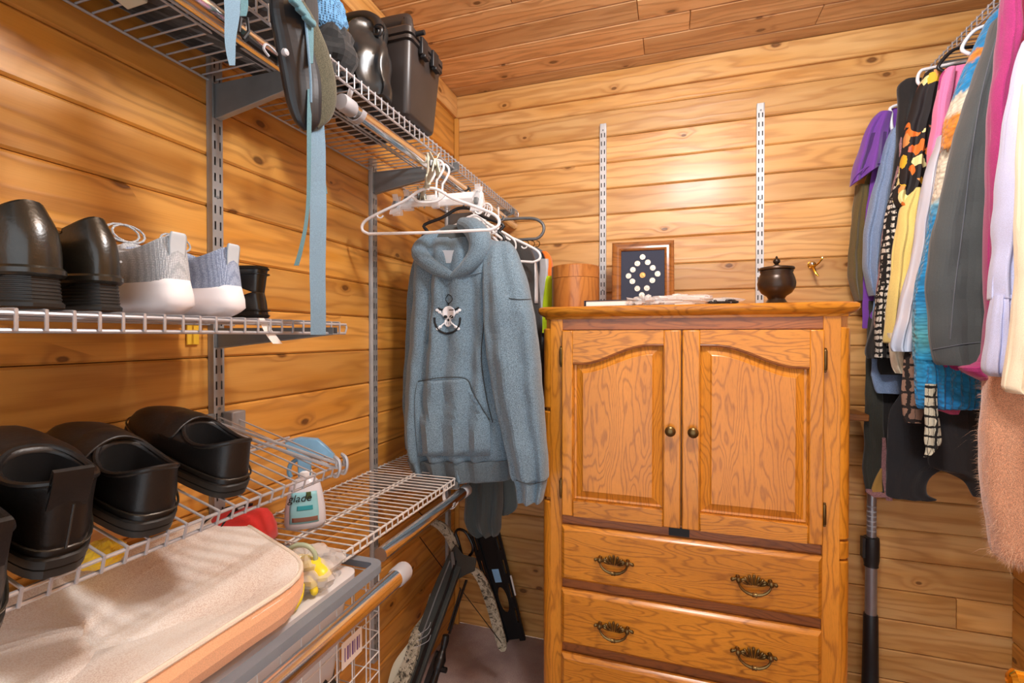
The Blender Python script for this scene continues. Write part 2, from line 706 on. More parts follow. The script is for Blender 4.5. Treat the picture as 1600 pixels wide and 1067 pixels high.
# ================================================================== wire shelves
def wire_shelf(label, Y0, Y1, xb, zb, xf, zf, group, mat, lip=.024, nrail=(.5,), pitch=.0254, closed_end=True):
    """deck wires run from the wall (xb, zb) to the front (xf, zf) and bend down into a lip"""
    root = thing('wire_shelf', label, 'shelf', (xb, (Y0 + Y1) / 2, zb), group)
    r = .0019
    d = Vector((xf - xb, 0, zf - zb)).normalized()
    nd = Vector((d.z, 0, -d.x)) if d.x > 0 else Vector((-d.z, 0, d.x))    # downwards from the deck
    a, b = Vector((xb, 0, zb)), Vector((xf, 0, zf))
    p = [a, b - d * .004, b, b + nd * .004, b + nd * lip]
    me = MB().tube([q - a for q in p], r, 6).mesh('wire', mat, 60)
    n = int((Y1 - Y0) / pitch)
    for i in range(n + 1):
        o = bpy.data.objects.new('wire', me)
        C.objects.link(o)
        o.parent = root
        o.location = (0, Y0 + i * pitch - (Y0 + Y1) / 2, 0)
    rr = .0027
    below = nd * (r + rr * .8)
    spots = [a + below, b + below - d * .002, b + nd * lip - d * (r + rr * .7)]
    for f in nrail:
        spots.append(a.lerp(b, f) + below)
        spots.append(a.lerp(b, f) + below + d * .012)
    for q in spots:
        MB().tube([(q.x, Y0 - .004, q.z), (q.x, Y1 + .004, q.z)], rr, 8).obj('rail', mat, root)
    # closed loop at the far lip end
    for ye in (Y0 - .004, Y1 + .004):
        e = [b + below - d * .002, b + nd * (lip * .5), b + nd * lip - d * (r + rr * .7)]
        MB().tube([(q.x, ye, q.z) for q in e], r, 6).obj('end_wire', mat, root)
    return root


XF = -.635
WS = 'wire shelves on the left wall'
wire_shelf('long upper wire shelf under the ceiling carrying backpack, dry bag and black box', -.30, 2.03, XL + .006, 1.892, XF, 1.892, WS, M['wire'], lip=.029)
wire_shelf('level wire shelf at eye height carrying dress shoes and running shoes', -.30, .836, XL + .006, 1.3695, XF, 1.3675, WS, M['wire'], lip=.022)
wire_shelf('wire shelf sloping down to the front under four black slip-on shoes', -.30, .836, XL + .008, 1.166, XF + .004, 1.081, WS, M['wire'], lip=.022)
wire_shelf('low empty white wire shelf below the hanging hoodie', .832, 2.0, XL + .006, .896, XF, .896, WS, M['wirew'], lip=.022)
None and wire_shelf('low white wire shelf under the pale mesh bag', -.30, .60, XL + .006, .845, XF - .02, .845, WS, M['wirew'], lip=.022)
wire_shelf('high wire shelf on the right wall above the row of clothes', .55, 2.03, XR - .004, 2.262, .842, 2.262, 'wire shelf on the right wall', M['wire'], lip=.026)


# ================================================================== brackets
def bracket(label, y, z, L=.30, h0=.062, h1=.022, x0=XL + .018, sg=1, droop=0.0, group='grey shelf brackets on the left wall'):
    """tapering folded-sheet bracket: two cheeks and a rolled bottom edge"""
    root = thing('shelf_bracket', label, 'bracket', (x0, y, z - h0), group)
    w_ = .006
    mb = MB()
    for s in (-1, 1):
        yy = y + s * w_
        mb.hexa([(x0, yy, z), (x0, yy, z - h0), (x0, yy + .0015, z - h0), (x0, yy + .0015, z),
                 (x0 + sg * L, yy, z - droop), (x0 + sg * L, yy, z - h1 - droop), (x0 + sg * L, yy + .0015, z - h1 - droop), (x0 + sg * L, yy + .0015, z - droop)])
    mb.obj('cheek', M['greyd'], root)
    MB().hexa([(x0, y - w_, z - h0), (x0, y - w_, z - h0 - .002), (x0, y + w_ + .0015, z - h0 - .002), (x0, y + w_ + .0015, z - h0),
               (x0 + sg * L, y - w_, z - h1 - droop), (x0 + sg * L, y - w_, z - h1 - .002 - droop), (x0 + sg * L, y + w_ + .0015, z - h1 - .002 - droop), (x0 + sg * L, y + w_ + .0015, z - h1 - droop)]).obj('bottom_fold', M['grey'], root, bevel=.0008)
    MB().box(min(x0, x0 - sg * .004), y - .011, z - h0, max(x0, x0 - sg * .004) + .0005, y + .011, z).obj('mounting_plate', M['greyd'], root, bevel=.0008)
    return root


bracket('long grey bracket under the upper shelf beside the backpack strap', .792, 1.880, h0=.072)
bracket('grey bracket under the upper shelf above the tall middle upright', 1.376, 1.880, h0=.068)
bracket('grey bracket under the upper shelf in the far corner behind the hangers', 1.943, 1.880, h0=.068)
bracket('grey bracket under the middle shelf behind the white paper tag', .792, 1.357, h0=.042, h1=.012)
bracket('grey bracket under the low white shelf below the tall middle upright', 1.376, .884, h0=.06)
bracket('short grey bracket under the low shelf by the spray bottle', .792, .884 - .05, h0=.06, L=.28)
bracket('grey bracket under the high shelf on the right wall near the corner', 1.97, 2.250, x0=XR - .005, sg=-1, L=.24, group='bracket on the right wall')
# square spacer joining sloping shelf to the first upright
mb = MB()
mb.box(XL + .017, .80, 1.105, XL + .045, .835, 1.175)
tag(recentre(mb.obj('shelf_clip', M['grey'], bevel=.003)), 'small grey steel clip holding the sloping wire shelf to its upright', 'clip')


# ================================================================== hanging rods
def rod(label, y0, y1, x, z, r=.0155, capnear=False, capfar=False, group='chrome hanging rods'):
    root = thing('closet_rod', label, 'rod', (x, (y0 + y1) / 2, z), group)
    MB().lathe([(r, y0), (r, y1)], (x, 0, z), 28, 'y').obj('tube', M['chrome'], root)
    for on, yc, s in ((capnear, y0, -1), (capfar, y1, 1)):
        if on:
            MB().lathe([(r * .5, s * .014), (r * 1.05, s * .013), (r * 1.16, s * .008), (r * 1.16, -s * .022), (r * 1.01, -s * .026)], (x, yc, z), 24, 'y').obj('end_cap', M['cap'], root)
    return root


rod('upper chrome rod running above the eye level shelf towards the camera', -.3, .76, -.662, 1.830)
rod('upper chrome rod with grey end cap carrying the white hangers and hoodie', .86, 2.03, -.653, 1.830, capnear=True)
rod('lower chrome rod beside the pale mesh bag with grey end cap', .05, .905, -.546, .829, r=.018, capfar=True)
rod('lower chrome rod under the low white shelf ending behind the hoodie', .94, 1.42, -.622, .842, r=.0165, capfar=True)
rod('high chrome rod on the right wall hidden among the clothes', .55, 2.03, .94, 2.195)


def rod_hook(label, x, y, z, zt, mat, group='rod holder hooks'):
    mb = MB()
    arc = [(x + .021 * sin(a), y, z - .021 * cos(a)) for a in [radians(q) for q in range(-70, 100, 17)]]
    path = [(x - .012, y, zt)] + [(x - .024, y, lerp(zt, z, .6))] + arc
    rings = []
    for p in smooth_path(path, 22):
        rings.append([p + Vector((0, -.008, 0)), p + Vector((0, .008, 0)), p + Vector((.0015, .008, .0022)), p + Vector((.0015, -.008, .0022))])
    mb.loft(rings)
    return tag(recentre(mb.obj('rod_holder', mat, angle=50)), label, 'rod holder', group)


rod_hook('grey hook holding the upper chrome rod beside the backpack', -.653, .90, 1.83, 1.885, M['cap'])
rod_hook('grey hook holding the upper chrome rod behind the stacked hangers', -.653, 1.86, 1.83, 1.885, M['cap'])
rod_hook('white hook at the front end of the low shelf holding the lower rod', -.622, 1.31, .842, .893, M['white'])


# ================================================================== oak armoire
DF = 1.55      # front plane
DX0, DX1 = -.400, .486
dr = thing('oak_armoire', 'honey oak armoire with two arched doors above brass handled drawers', 'armoire', (.043, 1.8, 0))
mb = MB()
mb.box(DX0 + .01, DF + .02, .0, DX1 - .01, 2.03, 1.395)
mb.obj('carcass', M['oak_v'], dr)
# top with moulded edge, as stacked outlines
mb = MB()
prof = [(.004, 1.395), (.004, 1.402), (.012, 1.406), (.020, 1.412), (.024, 1.420), (.024, 1.430), (.018, 1.4345), (.010, 1.4355)]


def outline(e):
    x0, x1, y0, y1, c = DX0 - e + .008, DX1 + e - .008, DF - e, 2.03, .028
    return [(x0, y1), (x0, y0 + c), (x0 + c * .3, y0 + c * .3), (x0 + c, y0), (x1 - c, y0), (x1 - c * .3, y0 + c * .3), (x1, y0 + c), (x1, y1)]


rings = [[Vector((x, y, z)) for x, y in outline(e)] for e, z in prof]
mb.loft(rings)
mb.obj('top', M['oak_h'], dr, angle=30)
# frieze and rails between drawers
mb = MB().box(-.345, DF + .004, 1.36, .42, DF + .022, 1.397)
mb.obj('frieze', M['brown'], dr, bevel=.0015)
for z0, z1 in ((.720, .757), (.508, .548), (.297, .337), (.06, .125)):
    MB().box(-.345, DF + .006, z0, .42, DF + .022, z1).obj('rail', M['brown'], dr, bevel=.001)
MB().box(.002, DF + .004, .725, .062, DF + .0055, .752).obj('catch_plate', M['blkmetal'], dr)
# front stiles and rounded, reeded corner posts
for s, xa, xb in ((-1, -.372, -.332), (1, .412, .455)):
    MB().box(xa, DF, 0, xb, DF + .02, 1.397).obj('stile', M['oak_v'], dr, bevel=.001)
for s, xc in ((-1, -.372), (1, .455)):
    for z0, z1 in ((1.10, 1.365), (.80, 1.09), (.0, .79)) if s < 0 else ((.77, 1.365), (.715, .765), (0, .71)):
        rings = []
        R = .030
        pr = []
        for q in range(9):
            a = radians(90 * q / 8)
            pr.append((xc + s * R * sin(a), DF + .002 + R * (1 - cos(a))))
        pr += [(xc + s * R, DF + .05), (xc, DF + .05)]
        for z, e in ((z0, .004), (z0 + .004, 0), (z1 - .004, 0), (z1, .004)):
            rings.append([Vector((xc + (x - xc) * (1 - e * 12), y + e, z)) for x, y in pr])
        MB().loft(rings).obj('corner_post', M['oak_v'], dr, angle=30)


def offset_loop(pts, d):
    """inset a counter-clockwise polygon in 2D by d"""
    n = len(pts)
    out = []
    for i in range(n):
        a, b, c = Vector(pts[i - 1]), Vector(pts[i]), Vector(pts[(i + 1) % n])
        e1, e2 = (b - a).normalized(), (c - b).normalized()
        n1, n2 = Vector((-e1.y, e1.x)), Vector((-e2.y, e2.x))
        m = (n1 + n2)
        m = m / max(m.dot(n1), .35) if m.length > 1e-6 else n1
        out.append(tuple(b + m * d))
    return out


def door(x0, x1, z0, z1, inner, lab):
    """x0<x1; inner = +1 when the high side of the arch is at x1"""
    D = MB().box(x0 + .002, DF - .004, z0 + .002, x1 - .002, DF + .004, z1 - .002).obj('door', M['oak_p'], dr)
    D['label'] = lab
    so, si, zb = .036, .050, z0 + .052
    ox0 = x0 + (so if inner > 0 else si)
    ox1 = x1 - (si if inner > 0 else so)
    zl, zh = z1 - .103, z1 - .042

    def arch(u):          # u = 0 at outer side, 1 at inner side
        if u < .10:
            return zl
        q = min((u - .10) / .78, 1)
        return lerp(zl, zh, .5 - .5 * cos(pi * q ** .92))
    N_ = 26
    top = []
    for i in range(N_ + 1):
        u = i / N_
        x = lerp(ox0, ox1, u)
        top.append((x, arch(u if inner > 0 else 1 - u)))
    f0, f1 = DF - .006, DF - .020
    F = lambda x, z, h: Vector((x, f0 - h, z))
    MB().plate([(x0, z0), (ox0, z0), (ox0, z1), (x0, z1)], [], F, .014).obj('stile', M['oak_v'], D, bevel=.0035)
    MB().plate([(ox1, z0), (x1, z0), (x1, z1), (ox1, z1)], [], F, .014).obj('stile', M['oak_v'], D, bevel=.0035)
    MB().plate([(ox0, z0), (ox1, z0), (ox1, zb), (ox0, zb)], [], F, .014).obj('bottom_rail', M['oak_h'], D, bevel=.003)
    MB().plate([(ox0, z1)] + top + [(ox1, z1)], [], F, .014).obj('arched_rail', M['oak_h'], D, bevel=.003)
    # dark moulded bead under the arch
    mb = MB()
    mb.tube([(x, f1 + .005, z - .003) for x, z in top], .0045, 8)
    mb.obj('arch_bead', M['brown'], D)
    # raised panel: recessed border, bevel, flat field
    rings = []

    def inset(d):
        xa, xb = ox0 + d, ox1 - d
        tp = []
        for i in range(N_ + 1):
            x = lerp(xb, xa, i / N_)
            u = (x - ox0) / (ox1 - ox0)
            tp.append((x, arch(u if inner > 0 else 1 - u) - d * 1.05))
        return [(xa, zb + d), (xb, zb + d)] + tp
    l4 = inset(.037)
    for lp, y in ((inset(0), DF - .003), (inset(.004), DF - .006), (inset(.010), DF - .0040), (inset(.029), DF - .0105), (inset(.0305), DF - .0150), (inset(.033), DF - .0165), (l4, DF - .0165)):
        rings.append([Vector((x, y, z)) for x, z in lp])
    MB().loft(rings, cap0=False, cap1=False).face(l4, lambda x, z: Vector((x, DF - .0165, z))).obj('raised_panel', M['oak_p'], D, angle=12)
    # knob
    xk = (x1 - .030) if inner > 0 else (x0 + .030)
    MB().lathe([(.011, 0), (.010, -.004), (.0055, -.006), (.005, -.013), (.011, -.017), (.0155, -.022), (.0155, -.027), (.012, -.031), (.004, -.033)],
               (xk, f1, 1.055), 22, 'y').obj('knob', M['brass'], D)
    # hinges
    xh = x0 - .004 if inner > 0 else x1 + .004
    for zz in (z1 - .085, z0 + .085):
        MB().lathe([(.002, -.034), (.004, -.032), (.0032, -.029), (.0052, -.026), (.0052, .026), (.0032, .029), (.004, .032), (.002, .034)], (xh, DF - .012, zz), 12).box(
            xh - .003, DF - .008, zz - .02, xh + .003, DF + .001, zz + .02).obj('hinge', M['brass'], D)


door(-.330, .035, .757, 1.358, 1, 'left arched door of the armoire')
door(.039, .410, .757, 1.358, -1, 'right arched door of the armoire')


def pull(x, z, parent, y):
    """bail pull: openwork shell back plate, two posts with balls, swinging bail"""
    mb = MB()
    # fan of scrolls as small curled tubes
    for k in range(-3, 4):
        a = radians(90 - k * 24)
        ln = .022 - abs(k) * .0015
        sx = x + k * .0045
        p = [(sx, y - .004, z - .006), (sx + cos(a) * ln * .6, y - .006, z - .004 + sin(a) * ln * .7), (sx + cos(a) * ln, y - .005, z - .002 + sin(a) * ln)]
        mb.tube(smooth_path(p, 6), [.0014, .0024, .0034, .0038, .0032, .001], 8)
    for s in (-1, 1):
        p = [(x + s * .010, y - .004, z - .002), (x + s * .024, y - .006, z + .006), (x + s * .032, y - .005, z + .001), (x + s * .040, y - .004, z + .005), (x + s * .050, y - .003, z + .001), (x + s * .055, y - .002, z + .002)]
        mb.tube(smooth_path(p, 14), [.003, .003, .003, .003, .0035, .004, .0045, .004, .003, .003, .004, .005, .004, .001], 8)
    mb.obj('shell_plate', M['brass'], parent)
    for s in (-1, 1):
        MB().lathe([(.006, 0), (.004, -.006), (.0035, -.012), (.006, -.016), (.006, -.020), (.002, -.023)], (x + s * .038, y, z + .006), 14, 'y').obj('post', M['brass'], parent)
    pts = [(x + .038 * -cos(radians(t_)), y - .016, z + .004 - .026 * sin(radians(t_))) for t_ in range(0, 181, 12)]
    n = len(pts)
    MB().tube(pts, [.0022 + .0016 * sin(pi * i / (n - 1)) for i in range(n)], 8).lathe([(.002, -.007), (.0055, -.005), (.0042, 0), (.0055, .005), (.002, .007)], (x, y - .016, z - .022), 12, 'x').obj('bail', M['brass'], parent)


for z0, z1, lab in ((.546, .722, 'upper drawer'), (.335, .512, 'middle drawer'), (.125, .300, 'lower drawer')):
    mb = MB()
    rings = []
    for e, y in ((0, DF + .002), (0, DF - .009), (.004, DF - .014), (.010, DF - .0195), (.011, DF - .020)):
        rings.append([Vector(q) for q in ((-.332 + e, y, z0 + e), (.410 - e, y, z0 + e), (.410 - e, y, z1 - e), (-.332 + e, y, z1 - e))])
    mb.loft(rings)
    d_ = mb.obj('drawer', M['oak_h'], dr, angle=20, label=lab)
    for x in (-.162, .236):
        h = MB().box(9, 9, 9, 9.1, 9.1, 9.1).obj('handle', M['brass'], d_)
        # pull pieces are joined into the handle to stay within three levels
        mbh = MB()
        before = set(bpy.data.objects)
        pull(0, 0, h, 0)
        news = [o for o in bpy.data.objects if o not in before]
        bm = bmesh.new()
        bm.from_mesh(h.data)
        for o in news:
            bm.from_mesh(o.data)
            me_ = o.data
            bpy.data.objects.remove(o)
            bpy.data.meshes.remove(me_)
        bmesh.ops.delete(bm, geom=[v for v in bm.verts if v.co.x > 5], context='VERTS')
        bmesh.ops.transform(bm, matrix=Matrix.Translation((x, DF - .0200, (z0 + z1) / 2 - .006)) @ Matrix.Diagonal((1.12, 1.12, 1.3, 1)), verts=bm.verts)
        bm.to_mesh(h.data)
        bm.free()
        h.data.shade_smooth()

# ================================================================== shoes
def shoe(label, group, kind, Mx, L=.28, W=.10):
    """toe along +y, heel at y=0, sole on z=0"""
    root = thing({'clog': 'leather_clog', 'boot': 'slip_on_shoe', 'dress': 'dress_shoe', 'sneaker': 'running_shoe', 'flat': 'flat_shoe'}[kind], label, 'shoe', group=group)
    NP = 40
    P = dict(clog=dict(Hh=.088, Hf=.082, zs=.024, dip=.018, oy0=.006, oy1=.46, ow=.70, toe=.80, hw=.80),
             boot=dict(Hh=.104, Hf=.100, zs=.026, dip=.010, oy0=.004, oy1=.42, ow=.74, toe=.70, hw=.78),
             dress=dict(Hh=.114, Hf=.098, zs=.044, dip=.016, oy0=.006, oy1=.44, ow=.70, toe=.60, hw=.92),
             sneaker=dict(Hh=.108, Hf=.105, zs=.044, dip=.018, oy0=.000, oy1=.42, ow=.66, toe=.62, hw=.84),
             flat=dict(Hh=.055, Hf=.040, zs=.008, dip=.012, oy0=.006, oy1=.60, ow=.70, toe=.55, hw=.74))[kind]
    zs = P['zs']

    def outl(phi, s=1.0, grow=0.0):
        c = (1 - cos(phi)) / 2
        y = L * c
        wf = lerp(P['hw'], 1.0, min(1, max(0, (c - .12) / .5))) * (1 - .12 * max(0, (c - .78) / .22) * (1 - P['toe']) * 2)
        sx = abs(sin(phi)) ** (.62 if c < .5 else .72)
        x = W / 2 * wf * sx * (1 if sin(phi) >= 0 else -1)
        y = lerp(L * .5, y, 1 + grow / L * 2)
        x = x * (1 + grow / W * 2)
        # waist on the inner side
        x += .006 * sin(pi * c) * 1
        return x, y

    def opening(phi):
        c = (1 - cos(phi)) / 2
        y = L * lerp(P['oy0'] + .03, P['oy1'], c)
        x = W / 2 * P['ow'] * abs(sin(phi)) ** .8 * (1 if sin(phi) >= 0 else -1)
        z = lerp(P['Hh'], P['Hf'], c) - P['dip'] * sin(phi) ** 2
        return x, y, z
    K = 12
    rings = []
    for k in range(K + 1):
        s = k / K
        ring = []
        for j in range(NP):
            ph = 2 * pi * j / NP
            cq = min(1, (1 - cos(ph)) / 2 * 2.5)
            g = lerp(s, 1 - cos(s * pi / 2), cq)
            ox, oy = outl(ph)
            qx, qy, qz = opening(ph)
            c = (1 - cos(ph)) / 2
            hz = lerp(s, sin(s * pi / 2) ** .72, cq)
            b = 1 + .05 * sin(s * pi)
            x, y = lerp(ox * b, qx, g), lerp(oy, qy, g)
            z = zs * .8 + (qz - zs * .8) * hz
            if kind == 'dress' and c < .3:
                y += .010 * sin(s * pi * .9) * -1 + .012 * s
            cr = noise.noise(Vector((x * 40, y * 26, z * 30 + L * 7))) * .0022 * sin(s * pi) * (1 if kind != 'sneaker' else .3)
            ring.append(Vector((x + cr, y, z + cr)))
        rings.append(ring)
    # rolled collar and the inside
    rimo = rings[-1]
    cen = Vector((0, L * (P['oy1'] + P['oy0']) / 2, 0))

    def shrink(f, dz, zabs=None):
        out = []
        for p in rimo:
            q = Vector((lerp(cen.x, p.x, f), lerp(cen.y, p.y, f), p.z + dz))
            if zabs is not None:
                q.z = zabs
            out.append(q)
        return out
    r_in = [shrink(.97, .0025), shrink(.90, .002), shrink(.86, -.004)]
    up = MB().loft(rings + r_in, cap0=True, cap1=False)
    upper_mat = dict(clog='matte_leather', boot='matte_leather', dress='leather', sneaker='knit_grey', flat='leather')[kind]
    U = up.obj('upper', M[upper_mat], root, angle=70)
    MB().loft([shrink(.865, -.003), shrink(.84, 0, zs + .02), shrink(.82, 0, zs + .006)], cap0=False, cap1=True).obj('lining', M['lining'] if kind != 'sneaker' else M['knit_blue'], root)
    # collar roll
    if kind in ('clog', 'boot', 'flat'):
        MB().tube([p + Vector((0, 0, .001)) for p in shrink(.96, 0)], .0038 if kind != 'flat' else .002, 8, closed=True).obj('collar', M['matte_leather'], root)
    # sole
    def sole_ring(z, gr, sc=1.0):
        return [Vector((*outl(2 * pi * j / NP, 1, gr), z)) for j in range(NP)]
    if kind == 'sneaker':
        rs = [sole_ring(0.0, -.010), sole_ring(.004, -.002), sole_ring(.014, .005), sole_ring(.028, .004), sole_ring(.040, .001), sole_ring(.0485, -.001), sole_ring(.0485, -.004)]
        for ring in rs[:2]:
            for j, p in enumerate(ring):
                p.z += .004 * abs(sin(j * pi * 5 / NP * 2)) + .010 * max(0, p.y / L - .8) * 4
        MB().loft(rs).obj('midsole', M['foam'], root, angle=80)
        # heel tab
        a = rimo[0]
        tb = []
        for q, (dy, dz, wd) in enumerate(((-.001, -.045, .012), (-.002, -.02, .013), (-.003, -.004, .014), (-.005, .004, .013), (-.004, .008, .010), (.000, .006, .010), (.003, -.006, .010))):
            tb.append([a + Vector((s_ * wd, dy, dz)) for s_ in (-1, 1)] + [a + Vector((s_ * wd, dy + .002, dz)) for s_ in (1, -1)])
        MB().loft(tb).obj('heel_tab', M['tab'], root, sub=1)
        # lace loops at the throat
        fz = Vector((0, L * P['oy1'], P['Hf']))
        for s_ in (-1, 1):
            lp = [fz + Vector((s_ * (.004 + .022 * sin(t)), .01 - .006 * cos(t), .004 + .014 * (1 - cos(t)))) for t in [i * 2 * pi / 14 for i in range(14)]]
            MB().tube(lp, .0016, 6, closed=True).obj('lace', M['knit_grey'], root)
        lc = MB()
        for q in range(5):
            yy = L * P['oy1'] + .012 + q * .014
            zz = P['Hf'] * (1 - .05 * q) - .0
            lc.tube([(-.02, yy, zz - .006), (0, yy + .003, zz + .001), (.02, yy, zz - .006)], .0018, 6)
        lc.obj('lacing', M['foam'], root)
        # curled side mark
        pts = [(-W / 2 * .985 - .001, L * .20, .070), (-W / 2 * .97, L * .245, .069), (-W / 2 * .99, L * .27, .066), (-W / 2 * .98, L * .24, .061), (-W / 2 * 1.0, L * .22, .057), (-W / 2 * .99, L * .27, .055), (-W / 2 * .97, L * .33, .058)]
        MB().tube(smooth_path(pts, 24), .0018, 6).obj('side_mark', M['tab'], root)
    elif kind == 'dress':
        # stacked heel block with ridges, thin forefoot sole and welt
        rs = []
        hz = .040
        def hr(z, gr):
            out = []
            for j in range(NP):
                x, y = outl(2 * pi * j / NP, 1, gr)
                if y > L * .27:
                    y = L * .27
                    x = max(-W / 2 * .8, min(W / 2 * .8, x))
                out.append(Vector((x * .97, y + .001, z)))
            return out
        n = 8
        rs.append(hr(0, .003))
        rs.append(hr(.004, .0035))
        for q in range(n):
            z = .006 + (hz - .008) * q / n
            rs += [hr(z, .0012 - .0003 * q), hr(z + .0008, .0002 - .0003 * q), hr(z + .0022, .0002 - .0003 * q), hr(z + .003, .001 - .0003 * q)]
        MB().loft(rs).obj('heel', M['rubber'], root, angle=30)
        MB().loft([[Vector((*outl(2 * pi * j / NP, 1, g_), z + (-.030 * max(0, min(1, (outl(2 * pi * j / NP)[1] / L - .27) / .12))))) for j in range(NP)] for z, g_ in ((.033, .001), (.036, .004), (.041, .004), (.044, .001))]).obj('welt', M['leather'], root)
        for p_ in U.data.vertices:
            if p_.co.y > L * .3:
                p_.co.z -= .030 * min(1, (p_.co.y / L - .3) / .14) * max(0, 1 - max(0, p_.co.z - .05) / .05)
    else:
        z1 = zs
        rs = [sole_ring(0, -.003), sole_ring(.002, .001), sole_ring(z1 * .45, .002), sole_ring(z1 * .5, .0005), sole_ring(z1 * .55, .003), sole_ring(z1 - .002, .004), sole_ring(z1, .002)]
        MB().loft(rs).obj('sole', M['rubber'], root, angle=30)
        # stitched seam band
        MB().tube([Vector((*outl(2 * pi * j / NP, 1, .003), z1 + .009)) for j in range(NP)], .0016, 6, closed=True).obj('welt_seam', M['leather'], root)
    if kind == 'boot':
        for s_ in (-1,):
            a = rimo[0]
            rs = []
            for dy, dz in ((-.001, -.028), (-.004, -.012), (-.005, .004), (-.004, .016), (-.001, .017), (.001, .004), (.003, -.012)):
                rs.append([a + Vector((x_, dy, dz)) for x_ in (-.017, .017)] + [a + Vector((x_, dy + .0025, dz)) for x_ in (.017, -.017)])
            MB().loft(rs).obj('pull_tab', M['matte_leather'], root)
        MB().tube([(0, -.0045, zs + .01 + i * .01) for i in range(6)], .0013, 6).obj('back_seam', M['leather'], root)
    if kind == 'clog':
        # folded cuff over the instep
        rs = []
        for q in range(11):
            t = -1 + 2 * q / 10
            x = W * .44 * t
            z = P['Hf'] - .030 * t * t - .001
            y = L * (.47 - .05 * t * t)
            rs.append([Vector((x, y - .016, z + .011)), Vector((x, y + .012, z + .010)), Vector((x, y + .046, z + .002)), Vector((x, y + .048, z - .006)), Vector((x, y + .015, z + .002)), Vector((x, y - .016, z + .005))])
        MB().loft(rs).obj('instep_cuff', M['matte_leather'], root, sub=1)
    root.matrix_basis = Mx
    return root


def knit_mat(name, c1, c2, sc=420):
    t = NT(name)
    v = t.coord()
    nd = t.n('ShaderNodeTexVoronoi', feature='F1')
    nd.inputs['Scale'].default_value = sc
    nd.inputs['Randomness'].default_value = .25
    t.l(v, nd.inputs['Vector'])
    t.col(t.ramp(nd.outputs['Distance'], [(.15, c1), (.6, c2)]))
    t.set(Roughness=.9, Sheen_Weight=.2)
    t.bump(nd.outputs['Distance'], .6, .0015)
    return t.m


M['knit_grey'] = knit_mat('grey_shoe_mesh', srgb(214, 220, 226), srgb(158, 166, 174))
M['knit_blue'] = knit_mat('blue_shoe_mesh', srgb(186, 202, 226), srgb(126, 142, 172))
M['foam'] = plain('white_foam_sole', srgb(244, 242, 246), .6, vary=.02)
M['tab'] = plain('pale_grey_shoe_tab', srgb(196, 206, 214), .7, vary=.04)

SH = 1.3715


def shoe_at(x, y, z, yaw=0, tilt=0):
    return Matrix.Translation((x, y, z)) @ Matrix.Rotation(tilt, 4, 'Y') @ Matrix.Rotation(pi / 2 + yaw, 4, 'Z')


g_ = 'shoes on the eye level wire shelf'
shoe('black leather dress shoe with ridged stacked heel, nearest the left edge', g_, 'dress', shoe_at(-.640, .338, SH, radians(4)), W=.084, L=.27)
shoe('black leather dress shoe with ridged heel right beside the grey running shoe', g_, 'dress', shoe_at(-.655, .410, SH, radians(2)), W=.070, L=.27)
s1 = shoe('pale grey mesh running shoe with white sole beside the black dress shoes', g_, 'sneaker', shoe_at(-.655, .500, SH, radians(-4)), W=.090, L=.27)
s2 = shoe('blue grey mesh running shoe with white sole beside the small black flats', g_, 'sneaker', shoe_at(-.655, .592, SH, radians(3)), W=.086, L=.27)
for c in s2.children:
    if c.name.startswith('upper'):
        c.data.materials[0] = M['knit_blue']
shoe('small black flat shoe lying sole down at the bottom of the stacked pair', g_, 'flat', shoe_at(-.69, .682, SH, radians(-3)) @ Matrix.Scale(.86, 4), W=.08, L=.24)
fl = shoe('small black flat shoe turned over on top of its mate', g_, 'flat', Matrix.Translation((-.69, .682, SH + .094)) @ Matrix.Rotation(pi, 4, 'X') @ Matrix.Rotation(-pi / 2 + .05 + pi, 4, 'Z') @ Matrix.Scale(.86, 4), W=.08, L=.24)
g_ = 'black shoes on the sloping wire shelf'
TL = atan((1.166 - 1.081) / .305)


def slope(x):
    return 1.166 + (x - (XL + .008)) / (XF + .004 - XL - .008) * (1.081 - 1.166) + .003


shoe('black leather clog with low collar, furthest along the sloping shelf', g_, 'clog', shoe_at(-.645, .575, slope(-.645), radians(-9), TL), W=.112, L=.285)
shoe('black leather clog standing left of the furthest clog, yellow behind it', g_, 'clog', shoe_at(-.628, .440, slope(-.628), radians(-10), TL), W=.112, L=.285)
shoe('black slip-on ankle shoe with a heel pull tab, next to the clogs', g_, 'boot', shoe_at(-.622, .336, slope(-.622), radians(-10), TL), W=.106, L=.29)
shoe('black slip-on ankle shoe cut off by the left edge of the view', g_, 'boot', shoe_at(-.558, .238, slope(-.585) - .004, radians(-6), TL), W=.090, L=.29)

